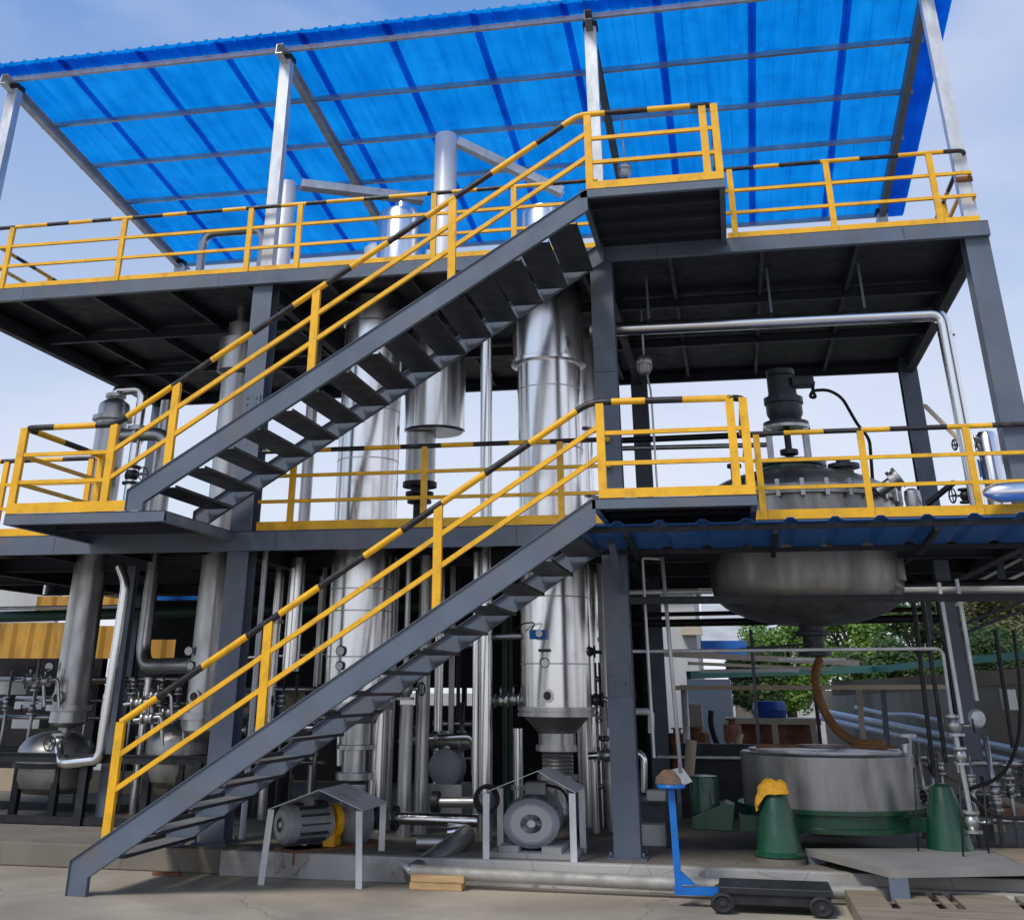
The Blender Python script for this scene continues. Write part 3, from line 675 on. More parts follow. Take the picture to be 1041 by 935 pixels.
# overhead pipe from its head: shiny, down with flanged joint
zt = z(397); x2 = W(141, 430, 2.0).x
o = pipe('vapour_pipe', 'shiny pipe looping from the far left column head down to the lower deck', 'pipe', [(c.x,2,z(404)),(c.x,2,zt),(x2,2,zt),(x2,2,Z1)], .075, m_ss, .12)
flange(o, (c.x,2,z(404)+.02), (0,0,1), .15, .05); flange(o, (x2,2,z(437)), (0,0,1), .15, .06)
valve(o, (x2,2,z(484)), (0,0,1), .08, (1,-.4,0), .09, m_dark)
# side U pipe
zs = z(443); x3 = W(168, 480, 2.0).x
o = pipe('side_pipe', 'dull grey pipe bending from the far left column side down through the deck', 'pipe', [(c.x+.2,2,zs),(x3,2,zs),(x3,2,z(677)),(W(196,676,1.35).x,1.35,W(196,676,1.35).z)], .095, m_ssd, .3)
flange(o, (c.x+.45,2,zs), (1,0,0), .15, .06)
o = pipe('riser_pipe', 'dull grey riser beside the looping shiny pipe on the lower deck', 'pipe', [(W(164,460,2.6).x,2.6,Z1),(W(164,460,2.6).x,2.6,W(164,408,2.6).z)], .1, m_ssd, .1)
# shiny drain pipe from the lower deck to the receiver
o = pipe('drain_pipe', 'shiny insulated pipe dropping from the lower deck and elbowing left into the tank valve', 'pipe',
    [W(122,575,1.2), W(128,592,1.2), W(101,772,1.2), W(62,776,1.2), W(60,748,1.6)], .062, m_ss, .1)
valve(o, W(60,755,1.5), (0,0,1), .07, (0,-1,0), .08)

def manifold(label, u0, u1, v0, v1, Y, nn, m):
    a_, b_ = W(u0, v0, Y), W(u1, v1, Y); w_ = b_.x-a_.x
    t = thing('pipe_manifold', label, 'pipes', ((a_.x+b_.x)/2, Y, Z0), 'valve manifolds in the shade')
    for i, f_ in enumerate((.0, .45, 1.0)):
        zz = b_.z+(a_.z-b_.z)*f_
        MB().tube([(a_.x,Y,zz),(b_.x,Y,zz)], (.03,.022,.035)[i], 10).build('header', m, t)
    for i in range(nn):
        x_ = a_.x+w_*(i+.5+random.uniform(-.25,.25))/nn
        MB().tube([(x_,Y-.03,Z0),(x_,Y-.03,a_.z+random.uniform(0,.3))], random.uniform(.016,.032), 8).build('riser', m, t)
        for q_ in range(2): valve(t, (x_,Y-.05,b_.z+(a_.z-b_.z)*random.uniform(.1,.9)), (0,0,1), random.uniform(.035,.05), (random.choice((-1,1)),-.5,0), .05, m_ssd)
    return t
manifold('cluttered valve manifold in the shade left of the polished column foot', 240, 330, 700, 775, 2.6, 5, m_ssd)
manifold('low valve manifold in the shade between the pipes and the fat vertical pipe', 440, 480, 735, 800, 3.0, 2, m_ssd)
manifold('valve manifold in the shade between the capped column and the centre post', 604, 650, 690, 800, 2.8, 3, m_ssd)
manifold('valve manifold behind the far left column above the tank', 0, 130, 690, 730, 3.2, 5, m_ssd)
manifold('valve manifold around the lower pipes left of the left post', 132, 190, 690, 735, 2.7, 4, m_ssd)
# --- receiver tanks at lower left
def receiver(label, u, Y, hw, v0, v1):
    c = W(u, 768, Y); c.y = Y; z = lambda v: zrow(c.x, Y, v); k = mpp(c)
    t = thing('receiver_tank', label, 'tank', (c.x, Y, Z0), 'receiver tanks on the left skid')
    r = hw*k; zt, zb = z(v0), z(v1)
    MB().lathe([(.03,zt),(r*.45,zt-.02),(r*.8,zt-.09),(r*.97,zt-.2),(r,zt-.26),(r,zb+.2),(r*.93,zb+.1),(r*.7,zb+.03),(.03,zb)], (c.x,Y,0), n=40).build('shell', m_tank, t)
    MB().lathe([(r,-.03),(r+.035,-.03),(r+.035,.03),(r,.03)], (c.x,Y,(zt+zb)/2-.02), n=40).build('support_ring', m_dark, t)
    MB().tube([(c.x+r*.4,Y-.2,zt-.08),(c.x+r*.4,Y-.2,zt+.06)], .06, 14).build('nozzle', m_ssd, t)
    for s in (-1, 1):
        MB().bar((c.x+s*r*.55, Y-r*.75, Z0), (c.x+s*r*.55, Y-r*.75, (zt+zb)/2), .09, .09).build('leg', m_dark, t)
    return t
receiver('squat stainless receiver tank below the far left column', 57, 2.2, 38, 742, 808)
receiver('squat stainless receiver tank below the column behind the left post', 180, 1.9, 32, 732, 802)
sk = thing('equipment_skid', 'black steel skid frame carrying the two receiver tanks at lower left', 'frame', (-3,1.2,Z0))
for Y in (1.3, 2.9):
    MB().hbeam((-7.0, Y, zrow(-3.4,1.3,769)), (-.7, Y, zrow(-3.4,1.3,769)), .07, .1, (0,1,0)).build('beam', m_dark, sk)
    MB().bar((-7.0, Y, Z0+.05), (-.7, Y, Z0+.05), .09, .08).build('base_beam', m_dark, sk)
for X in (-6.2, -4.4, W(82,800,1.2).x, -.8):
    MB().hbeam((X, 1.26, Z0), (X, 1.26, zrow(X,1.3,769)-.05), .1, .1, (1,0,0)).build('leg', m_dark, sk)
MB().hbeam((W(120,700,1.5).x, 1.5, Z0), (W(120,700,1.5).x, 1.5, Z1-.22), .12, .12, (1,0,0)).build('leg', m_steel, sk)
# valve clusters on the skid
for i, (u, v, Y) in enumerate(((140,712,1.2),(160,705,1.3),(172,722,1.4),(150,728,1.1),(45,690,1.6),(30,688,1.6))):
    o = pipe('branch_pipe', ['thin stainless branch pipe with a valve, nearest the yellow rail top', 'thin branch pipe with a handwheel left of the left post column', 'short branch pipe feeding the right receiver tank', 'low branch pipe crossing in front of the right receiver tank', 'branch pipe under the twin gauges of the far left column', 'branch pipe with a valve at the left picture edge'][i], 'pipe',
        [W(u-14, v+4, Y), W(u+14, v, Y), W(u+15, v+30, Y)], .022, m_ssd, .05)
    valve(o, W(u, v+2, Y), (1,0,0), .045, (0,0,1), .055)

# --- vertical pipes in the middle
def vpipe(name, label, u, v0, v1, Y, hw, m, vref=None, fl=(), n=16, group=None, z0=None, z1=None):
    vref = vref or (v0+v1)/2; c = W(u, vref, Y); k = mpp(c)
    za = z1 if z1 is not None else (Z1-.14 if 555 <= v0 <= 612 else zrow(c.x, Y, v0)); zb = z0 if z0 is not None else zrow(c.x, Y, v1)
    o = MB().tube([(c.x, Y, zb), (c.x, Y, za)], hw*k, n).build(name, m); tag(o, label, 'pipe', group)
    for v in fl: flange(o, (c.x, Y, zrow(c.x, Y, v)), (0,0,1), hw*k*1.5, .05, m_ssd)
    return o
vpipe('riser_pipe', 'fat shiny vertical pipe just left of the capped column, floor to top deck', 494, 338, 868, 1.2, 6.5, m_ss, 640, (), z0=Z0, z1=Z2-.2)
vpipe('riser_pipe', 'slim shiny vertical pipe touching the left side of the fat one', 484, 600, 868, 1.25, 3.5, m_ss, 640, (), z0=Z0)
vpipe('riser_pipe', 'shiny pipe between the valve pipe and the fat vertical pipe', 430, 560, 800, 1.6, 7, m_ssd, 720, z0=Z0)
o = vpipe('riser_pipe', 'shorter shiny pipe with a black-collared valve on top of it', 412, 716, 822, 1.2, 7, m_ssd, 770, z0=Z0)
c = W(412, 700, 1.2); valve(o, (c.x,1.2,c.z), (0,0,1), .075, (1,-.3,0), .07, m_ssd)
MB().tube([(c.x,1.2,c.z+.1),(c.x,1.2,Z1-.2)], .035, 12).build('upper_pipe', m_ssd, o)
vpipe('riser_pipe', 'bright wide pipe standing right of the left polished column neck', 386, 600, 806, 1.5, 9.5, m_ss, 740, z0=Z0)
vpipe('riser_pipe', 'grey pipe right beside the bright wide pipe near the left pump', 395, 600, 806, 1.75, 6, m_ssd, 740, z0=Z0)
vpipe('riser_pipe', 'shiny pipe ending low behind the lower stair rail, left of the polished column', 299, 572, 682, 1.6, 8.5, m_ss, 630)
vpipe('riser_pipe', 'slender white pipe beside the left post, seen through the lower stair rail', 257, 570, 862, .6, 3, m_galv, 720, z0=Z0)
vpipe('riser_pipe', 'thin steel pipe rising right behind the column with the transmitter', 601, 590, 800, 2.2, 3.6, m_ss, 700, z0=Z0)
vpipe('riser_pipe', 'shiny pipe above the lower deck left of the polished column', 311, 445, 540, 2.0, 6, m_ssd, 500, z0=Z1, z1=Z2-.2)
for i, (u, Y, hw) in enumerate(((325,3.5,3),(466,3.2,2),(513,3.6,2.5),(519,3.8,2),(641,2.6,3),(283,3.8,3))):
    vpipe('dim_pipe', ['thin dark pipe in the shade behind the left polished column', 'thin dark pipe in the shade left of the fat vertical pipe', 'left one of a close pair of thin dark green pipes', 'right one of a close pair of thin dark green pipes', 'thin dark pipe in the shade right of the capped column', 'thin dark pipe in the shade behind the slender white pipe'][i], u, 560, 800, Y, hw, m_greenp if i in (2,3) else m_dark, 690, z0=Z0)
for i, (u, v0, v1, Y, hw, m_) in enumerate(((276,572,800,2.6,5,m_ss),(322,600,790,2.8,4,m_ssd),(446,570,800,2.4,4.5,m_ss),(459,590,800,2.9,3,m_ssd),(526,740,860,1.9,5,m_ss),(616,590,820,2.4,4.5,m_ssd),(150,690,800,2.6,4,m_ss))):
    vpipe('riser_pipe', ['bright vertical pipe in the shade between the left post and the polished column', 'dull vertical pipe close behind the left polished column', 'bright pipe in the shade right of the valve-topped pipe', 'slender dull pipe in the shade above the third pump', 'short bright pipe left of the capped column neck', 'dull vertical pipe in the shade left of the centre post', 'bright pipe between the two receiver tanks'][i], u, v0, v1, Y, hw, m_, 700, (v0+60, v1-25), z0=Z0)
for i, (u0, v0, u1, v1, Y) in enumerate(((240,742,345,738,2.3),(405,752,482,748,2.1),(598,768,655,765,2.0),(250,668,340,664,3.0))):
    o = pipe('cross_pipe', ['bright level pipe low behind the lower stair treads', 'bright level pipe behind the valve-topped pipe', 'bright level pipe low beside the centre post', 'bright level pipe high behind the lower stair rail'][i], 'pipe', [W(u0,v0,Y), W(u1,v1,Y), W(u1,v1+40,Y)], .04, m_ss, .12)
    flange(o, W((u0+u1)/2,(v0+v1)/2,Y), (1,0,0), .075, .04); valve(o, W(u0+18,v0-.6,Y), (1,0,0), .06, (0,-.3,1), .07)
# horizontal pipes and beams in the rack
o = pipe('rack_pipe', 'dark green pipe running level behind the columns at mid height', 'pipe', [W(-40,628,4.8), W(620,610,4.8)], .085, m_greenp)
o = pipe('rack_pipe', 'thin steel conduit above the dark green pipe at far left', 'pipe', [W(-40,619,4.0), W(135,616,4.0)], .028, m_galv)
tg = MB().hbeam((XB+.15, .02, 2.63), (10.6, .02, 2.63), .06, .075, (0,1,0)).build('tie_beam', m_dark); tag(tg, 'dark horizontal tie beam passing in front of the reactor belly', 'beam')
o = pipe('rack_pipe', 'dark level pipe behind the reactor, uppermost of three', 'pipe', [W(640,625,4.5), W(950,619,4.5)], .03, m_dark)
o = pipe('rack_pipe', 'thicker dark level pipe just under the reactor bottom', 'pipe', [W(640,634,4.2), W(965,628,4.2)], .05, m_dark)
o = pipe('rack_pipe', 'short shiny level pipe left of the reactor below the awning', 'pipe', [W(638,602,1.5), W(724,601,1.5)], .03, m_galv)
o = pipe('cross_pipe', 'level shiny pipe joining the fat pipe and the capped column, upper one', 'pipe', [W(500,647,1.4), W(535,646,1.4)], .04, m_ssd)
o = pipe('cross_pipe', 'level pipe with a valve joining the fat pipe and the capped column, lower one', 'pipe', [W(498,712,1.4), W(535,711,1.4)], .03, m_ssd)
valve(o, W(509,712,1.4), (1,0,0), .05, (0,0,1), .05); valve(o, W(522,711,1.4), (1,0,0), .05, (0,0,1), .05)
o = pipe('cross_pipe', 'level steel pipe running behind the lower stair treads', 'pipe', [W(385,658,2.0), W(486,655,2.0)], .035, m_ssd)
o = pipe('branch_pipe', 'small valve branch right of the capped column', 'pipe', [W(598,712,1.6), W(618,710,1.6), W(620,740,1.6)], .03, m_ssd, .05); valve(o, W(606,711,1.6), (1,0,0), .055, (0,-1,0), .05, m_dark)
o = pipe('branch_pipe', 'tiny black valve branch on the right edge of the capped column', 'pipe', [W(590,661,1.4), W(612,663,1.4)], .02, m_dark, .05); valve(o, W(599,662,1.4), (1,0,0), .045, (0,-1,0), .04, m_dark)
o = pipe('branch_pipe', 'galvanised stub with a hooked end beside the centre post', 'pipe', [W(638,723,.6), W(662,723,.6), W(662,745,.6)], .035, m_galv, .05)
o = pipe('rack_pipe', 'dark pipe pair behind the centre post above the lower deck, upper', 'pipe', [W(625,448,3.6), W(785,441,3.6)], .045, m_dark)
o = pipe('rack_pipe', 'dark pipe pair behind the centre post above the lower deck, lower', 'pipe', [W(625,456,3.6), W(785,452,3.6)], .035, m_ssd)

# --- overhead shiny pipe below top deck, turning down at right
a_ = W(600,336,.75); b_ = W(957,319,.75)
o = pipe('overhead_pipe', 'long shiny insulated pipe under the top deck turning down at the right end', 'pipe', [a_, b_, (b_.x+.02, .78, Z1)], .085, m_ss, .14)
flange(o, a_+Vector((.02,0,0)), (1,0,0), .11, .03); flange(o, (b_.x+.02,.78,b_.z-.25), (0,0,1), .10, .03, m_ss)
for u in (660, 785, 880):
    q = W(u, 333-(u-600)*.048, .75); MB().bar((q.x,.75,q.z+.08), (q.x,.75,Z2-.13), .03, .02).build('hanger', m_steel, o)
# long thin diagonal conduit up-left under the top deck
# ------------------------------------------------------------------ reactor
RXC, RYC = 6.68, 2.5
z = lambda v: zrow(RXC, RYC-.6, v)
re = thing('reactor_vessel', 'big stained stainless reactor vessel slung through the lower deck with agitator on top', 'reactor', (RXC, RYC, 2.4))
rr = 1.20; zb = zrow(RXC, RYC, 637)
prof = [(.02,zb)]
for i in range(1, 10):
    a = i/9*math.pi/2; prof.append((rr*math.sin(a), zb+.50*(1-math.cos(a)**.85)))
zr = zrow(RXC, RYC-rr*.9, 497)
prof += [(rr, zr-.05)]
MB().lathe(prof, (RXC,RYC,0), n=64).build('shell', m_tank, re)
MB().lathe([(rr-.01,zr-.06),(rr+.07,zr-.06),(rr+.07,zr-.01),(rr+.0,zr-.005)], (RXC,RYC,0), n=64).build('lower_flange', m_tank, re)
zt = zrow(RXC, RYC-.4, 470)
dm = [(rr+.07,zr),(rr+.07,zr+.05),(rr,zr+.055)]
for i in range(1, 9):
    a = i/8*math.pi/2; dm.append((rr*math.cos(a)**1.25+.002, zr+.055+(zt-zr-.055)*math.sin(a)**1.25))
MB().lathe(dm, (RXC,RYC,0), n=64).build('dome', m_tank, re)
for i in range(28):
    a = 2*math.pi*i/28
    if math.sin(a) > .5: continue
    p = Vector((RXC+(rr+.075)*math.cos(a), RYC+(rr+.075)*math.sin(a), zr))
    t_ = Vector((-math.sin(a), math.cos(a), 0))
    MB().bar(p-up*.10, p+up*.10, .05, .06, t_).build('clamp', m_ssd, re)
MX = W(800, 440, RYC).x
za = zrow(MX, RYC, 473); 
MB().lathe([(.40,za-.1),(.40,za-.03),(.46,za-.03),(.46,za+.03),(.38,za+.035)], (MX,RYC,0), n=40).build('nozzle_flange', m_green, re)
ag = MB().lathe([(.30,0),(.31,0),(.31,.04),(.12,.05)], (MX,RYC,zrow(MX,RYC,437)), n=30).build('agitator_stand', m_ssd, re)
z1a = zrow(MX,RYC,437)
for dx, dy in ((-.24,-.12),(.24,-.12),(-.24,.18),(.24,.18)):
    MB().bar((MX+dx,RYC+dy,za+.03),(MX+dx,RYC+dy,z1a), .07, .05).build('stand_leg', m_galv, ag)
MB().lathe([(.05,za),(.05,za+.12),(.12,za+.14),(.12,za+.2),(.045,za+.22),(.045,za+.45),(.13,za+.47),(.13,za+.52),(.05,za+.52)], (MX,RYC,0), n=20).build('shaft_coupling', m_blk, ag)
zk = lambda v: zrow(MX,RYC,v)
MB().lathe([(.30,zk(436)),(.30,zk(430)),(.2,zk(427)),(.22,zk(424)),(.24,zk(421)),(.24,zk(412)),(.26,zk(411)),(.26,zk(405)),(.2,zk(404)),(.2,zk(402))], (MX,RYC,0), n=28).build('gearbox', m_darkg, ag)
mt = MB().lathe([(.19,zk(403)),(.19,zk(384)),(.17,zk(383)),(.19,zk(382)),(.19,zk(377)),(.05,zk(375))], (MX,RYC,0), n=28).build('motor', m_darkg, ag)
for i in range(20):
    a = 2*math.pi*i/20
MB().box((MX+.13,RYC-.2,zk(396)),(MX+.42,RYC+.02,zk(386))).build('terminal_box', m_darkg, mt, bevel=.015)
q0 = Vector((MX+.42,RYC-.1,zk(391)))
cb = MB().tube([q0, W(826,398,RYC-.1), W(830,404,RYC-.1), W(823,404,RYC-.1), W(826,397,RYC-.1), W(842,396,RYC-.1), W(856,404,RYC-.1), W(872,432,RYC-.1), W(884,446,RYC-.1), W(888,500,RYC-.1), W(889,520,RYC-.1)], .022, 8, bend=.09).build('motor_cable', m_rub, re)
q = W(858, 476, RYC-.3); MB().lathe([(.12,-.12),(.12,.0),(.2,.0),(.2,.05),(.1,.06),(.09,.1),(.02,.1)], q, n=24).build('manhole', m_darkg, re)
q = W(893, 500, RYC-.9); MB().lathe([(.07,0),(.07,.2),(.13,.2),(.13,.24),(.11,.24),(.11,.28),(.13,.28),(.13,.32),(.03,.33)], q, (.8,-.2,.5), n=18).build('side_nozzle', m_ssd, re)
q = W(748, 492, RYC-.9); MB().lathe([(.05,-.1),(.05,.2),(.09,.2),(.09,.24),(.03,.26)], q, n=14).build('side_nozzle', m_dark, re)
q = Vector((RXC+.0, RYC, zb)); MB().lathe([(.16,.04),(.16,-.05),(.22,-.06),(.22,-.1),(.13,-.11),(.13,-.28),(.2,-.29),(.2,-.33),(.08,-.34)], q, n=24).build('bottom_valve', m_darkg, re)
MB().bar(q+Vector((-.02,-.15,-.2)), W(750,660,RYC-.15), .03, .03).build('valve_lever', m_dark, re)
MB().bar((RXC-.45,RYC-.1,zb-.37),(RXC+.35,RYC-.1,zb-.37), .02, .03).build('valve_bracket', m_galv, re)
for a in (.9, 2.3, 4.0, 5.4):
    MB().box((RXC+math.cos(a)*rr-.1,RYC+math.sin(a)*rr-.1,Z1-.03),(RXC+math.cos(a)*rr+.12,RYC+math.sin(a)*rr+.12,Z1+.03)).build('support_lug', m_steel, re)
h0 = Vector((RXC+.05,RYC-.05,zb-.35))
hs = MB().tube([h0, W(827,690,2.2), W(836,720,2.0), W(850,742,1.8), W(872,757,1.6), W(899,757,1.4)], .052, 12, bend=.3).build('hose', m_hose); tag(hs, 'thick rust-brown hose hanging from the reactor outlet to the centrifuge lid', 'hose')

# ------------------------------------------------------------------ centrifuge
CX, CY, CR = 6.60, 1.45, .93
ce = thing('centrifuge', 'flat round stainless centrifuge tub on a green base with three green pillars', 'centrifuge', (CX,CY,Z0))
ztp = zrow(CX, CY-CR, 768); zbt = zrow(CX, CY-CR, 824)
MB().lathe([(CR-.12,ztp-.04),(CR-.12,ztp+.01),(CR-.02,ztp),(CR,ztp-.02),(CR,zbt),(CR-.02,zbt)], (CX,CY,0), n=64).build('tub', m_tank, ce)
MB().lathe([(.02,ztp+.06),(CR*.35,ztp+.06),(CR*.36,ztp+.045),(CR-.1,ztp+.03),(CR-.1,ztp-.0)], (CX,CY,0), n=64).build('lid', m_ssd, ce)
MB().bar((CX-.75,CY-.1,ztp+.05),(CX+.75,CY-.2,ztp+.06), .06, .03).build('lid_bar', m_rust, ce)
mb = MB(); 
zg = zrow(CX, CY-CR, 836)
MB().lathe([(CR-.05,zbt),(CR+.07,zbt),(CR+.07,zbt-.04),(CR+.03,zbt-.05),(CR+.03,zg-.05),(CR+.06,zg-.06),(CR+.06,zg-.1),(CR-.3,zg-.12)], (CX,CY,0), n=64).build('base_ring', m_green, ce)
def pillar(u, v0, v1, Y):
    c = W(u, (v0+v1)/2, Y); z_ = lambda v: zrow(c.x, Y, v); k = mpp(c)
    p = MB().lathe([(6*k,z_(v0)),(11*k,z_(v0+3)),(14*k,z_(v0+14)),(17*k,z_(v0+26)),(23*k,z_(v1-12)),(26*k,z_(v1-10)),(26*k,z_(v1-7)),(22*k,z_(v1-6))], (c.x,Y,0), n=28).build('pillar', m_green, ce)
    MB().lathe([(25*k,z_(v1-6)),(25*k,Z0)], (c.x,Y,0), n=24).build('pedestal', m_slab, p)
    MB().bar((c.x,Y,zg-.1+.08),(CX+(c.x-CX)*.6,CY+(Y-CY)*.6,zg-.02), .1, .12).build('arm', m_green, p)
    return c, z_, k
pc, pz, pk = pillar(790, 802, 876, .15)
# yellow cloth
mb = MB(); vs = []; fs = []; n = 20; rn = [(.02,.085),(.08,.08),(.135,.055),(.165,.01),(.175,-.03)]
rnd = [random.uniform(-.012,.012) for _ in range(n*6)]
for j, (r_, h_) in enumerate(rn):
    for i in range(n):
        a = 2*math.pi*i/n; rr_ = r_*(1+.09*math.sin(3*a+j)+.05*math.sin(7*a)); dr = -.09*max(0, math.cos(a-3.3))**4 if j >= 3 else 0
        vs.append((pc.x-.02+rr_*math.cos(a)*.95, .15+rr_*math.sin(a)*.9, pz(800)-.02+h_+dr*(j-2)+rnd[j*n+i]))
fs = [(j*n+i, j*n+(i+1) % n, (j+1)*n+(i+1) % n, (j+1)*n+i) for j in range(len(rn)-1) for i in range(n)]+[tuple(range(n-1,-1,-1))]
mb.add(vs, fs, 0, True); cl = mb.build('cloth', m_cloth); tag(cl, 'crumpled yellow cloth draped over the front green pillar', 'cloth')
md = cl.modifiers.new('sub', 'SUBSURF'); md.levels = 2; md.render_levels = 3; tx_ = bpy.data.textures.new('crumple', 'CLOUDS'); tx_.noise_scale = .09; md = cl.modifiers.new('crumple', 'DISPLACE'); md.texture = tx_; md.strength = .06; md.mid_level = .45; md.texture_coords = 'LOCAL'; md = cl.modifiers.new('thick', 'SOLIDIFY'); md.thickness = .006
pillar(962, 796, 874, .6)
pillar(850, 800, 850, 2.9)
# drive motor and belt guard on the left
c = W(717, 815, 1.0); k = mpp(c); z_ = lambda v: zrow(c.x, 1.0, v)
mo = MB().lathe([(.05,z_(787)),(14*k,z_(788)),(15*k,z_(791)),(15*k,z_(826)),(13*k,z_(828))], (c.x,1.0,0), n=28).build('drive_motor', m_green, ce)
bgp = [W(702,843,.8), W(745,845,.8), W(747,820,.8), W(738,816,.8), W(703,830,.8)]
MB().add([p for p in bgp]+[p+Vector((0,.55,0)) for p in bgp], []) 
mb = MB(); mb.add([p for p in bgp]+[p+Vector((0,.5,0)) for p in bgp], [(0,1,2,3,4),(9,8,7,6,5)]+[(i,(i+1)%5,5+(i+1)%5,5+i) for i in range(5)])
mb.build('belt_guard', m_green, ce, bevel=.01)
MB().box((c.x+.35,.9,z_(842)),(CX-.6,1.3,z_(826))).build('base_arm', m_green, ce)
q = W(926, 760, 1.5); MB().tube([W(921,770,1.3), W(921,752,1.3), W(918,749,1.25)], .06, 14, bend=.05).build('vent_pipe', m_ssd, ce)
MB().lathe([(.06,0),(.1,0),(.1,.03),(.02,.035)], W(922,749,1.3), n=18).build('vent_flange', m_galv, ce)

# ------------------------------------------------------------------ pumps with their rain covers
def motor(root, c, ax, r, L_, m, ex=1.0):
    """motor whose fan end is at c and body extends along ax"""
    c = Vector(c); ax = Vector(ax).normalized()
    b = MB().lathe([(.02,0),(r*.45,.0),(r*.5,-.005),(r*.8,-.005),(r*.98,.03),(r,.08),(r,L_*.25),(r*.9,L_*.26),(r*.9,L_*.9),(r,L_*.92),(r,L_),(r*.3,L_+.02)], c, ax, 36, ex=ex).build('motor', m, root)
    MB().lathe([(.02,-.012),(r*.38,-.012),(r*.42,-.004)], c, ax, 28, ex=ex).build('fan_grille', m_dark, b)
    MB().lathe([(.01,-.02),(r*.14,-.02),(r*.16,-.011)], c, ax, 18, ex=ex).build('hub_cap', m_galv, b)
    MB().lathe([(r*.5,-.012),(r*.72,-.012),(r*.74,-.004)], c, ax, 32, ex=ex).build('cowl_ring', m_wht, b)
    x, y = frame(ax)
    for i in range(26):
        a = 2*math.pi*i/26; d = (x*math.cos(a)*ex+y*math.sin(a))
        MB().bar(c+ax*L_*.27+d*r*.93, c+ax*L_*.89+d*r*.93, .012, .05, None if False else ax.cross(d)).build('fin', m_darkg if r < .2 else m, b) if i % 2 == 0 else None
    return b
# right pump (fan faces the viewer)
fc = W(540, 837, -.02)
pu = thing('pump', 'grey pump motor facing outward under the right sheet-metal cover', 'pump', (fc.x, 0, Z0))
mo_r = motor(pu, fc, (-.12,1,0), .225, .6, m_mot, 1.32)
MB().box((fc.x-.1, .2, fc.z+.24), (fc.x+.12, .4, fc.z+.36)).build('terminal_box', m_mot, pu, bevel=.012)
MB().tube([(fc.x+.1,.3,fc.z+.33),(fc.x+.3,.3,fc.z+.3),(fc.x+.4,.4,fc.z),(fc.x+.45,.5,Z0+.03)], .014, 8, bend=.12).build('cable', m_rub, pu)
MB().box((fc.x-.32,.25,fc.z-.02),(fc.x-.29,.42,fc.z+.07)).build('nameplate', m_galv, pu)
for s, w_ in ((-1, .12), (1, .12)):
    MB().box((fc.x+s*.22-.1, -.12, Z0+.04), (fc.x+s*.22+.1, .5, fc.z-.19)).build('foot_block', m_kerb, pu)
MB().box((fc.x-.42,-.16,Z0),(fc.x+.48,.75,Z0+.045)).build('base_plate', m_kerb, pu)
MB().lathe([(.02,0),(.2,.0),(.26,.05),(.26,.2),(.15,.25)], (fc.x-.04,.62,fc.z), (0,1,0), 30).build('pump_casing', m_mot, pu)
MB().tube([(fc.x-.04,.8,fc.z),(fc.x-.04,1.1,fc.z),(T1c.x,1.35,.45),(T1c.x,1.35,zrow(T1c.x,1.35,790))], .15, 18, bend=.25).build('suction_elbow', m_ssd, pu)
def cover(label, ridge_f, eL_f, eR_f, depth, legs, thick=.006):
    t = thing('rain_cover', label, 'cover', (ridge_f.x, ridge_f.y, Z0), 'sheet-metal pump covers')
    d = Vector((0, depth, 0))
    mb = MB(); P = [eL_f, ridge_f, eR_f]
    vs = [p for p in P]+[p+d for p in P]+[p+up*thick for p in P]+[p+d+up*thick for p in P]
    mb.add(vs, [(0,1,4,3),(1,2,5,4),(6,9,10,7),(7,10,11,8),(0,3,9,6),(2,8,11,5),(0,6,7,1),(1,7,8,2),(3,4,10,9),(4,5,11,10)])
    mb.build('cover_sheet', m_galv, t)
    for a, b in legs:
        MB().prof(a, b, [(-.033,-.033),(.033,-.033),(.033,-.026),(-.026,-.026),(-.026,.033),(-.033,.033)], xa=(1,0,0)).build('leg', m_galv, t)
    return t
Yc = -.32
eL, rd, eR = W(492,806,Yc), W(546,784,Yc), W(585,806,Yc)
def gnd(p, z_): return Vector((p.x, p.y, z_))
lg = [(gnd(eL+Vector((.03,0,0)),Z0), eL+Vector((.03,0,0))), (gnd(eR-Vector((.03,0,0)),Z0), eR-Vector((.03,0,0))),
      (gnd(eL+Vector((.03,.75,0)),Z0), eL+Vector((.03,.75,0))), (gnd(eR+Vector((-.03,.75,0)),Z0), eR+Vector((-.03,.75,0)))]
cover('bent galvanised sheet cover on angle legs over the right pump', rd, eL, eR, .8, lg)
# left pump
fl = W(286, 838, -.35)
pl_ = thing('pump', 'grey pump lying sideways with a yellow coupling guard under the left sheet-metal cover', 'pump', (fl.x, fl.y, Z0))
axl = Vector((.60,.78,0)).normalized()
mo_l = motor(pl_, fl, axl, .18, .55, m_mot, 1.0)
e1 = fl+axl*.60
MB().lathe([(.12,0),(.17,.0),(.17,.08),(.12,.1)], e1, axl, 26).build('coupling_guard', m_yel, pl_)
MB().box(e1+Vector((-.02,-.12,-.38)), e1+Vector((.10,.1,.0))).build('guard_skirt', m_yel, pl_)
MB().lathe([(.09,.1),(.12,.16),(.2,.2),(.24,.26),(.24,.42),(.14,.48),(.1,.55)], e1, axl, 26).build('pump_casing', m_mot, pl_)
MB().tube([e1+axl*.34+up*.1, e1+axl*.34+up*.32], .1, 16).build('discharge_nozzle', m_mot, pl_)
MB().prof(fl+axl*.05+Vector((0,0,-.29)), fl+axl*1.3+Vector((0,0,-.29)), [(-.2,-.07),(.2,-.07),(.2,.05),(-.2,.05)], xa=axl.cross(up)).build('base_plate', m_rust, pl_)
MB().prof(fl+axl*.1+Vector((0,0,-.24)), fl+axl*.5+Vector((0,0,-.24)), [(-.12,-.02),(.12,-.02),(.12,.06),(-.12,.06)], xa=axl.cross(up)).build('motor_foot', m_dark, pl_)
zl = W(272,823,-.9).z
eL, eR = W(274,822,-.8), W(369,824,-.8); rd = W(324,803,-.8)
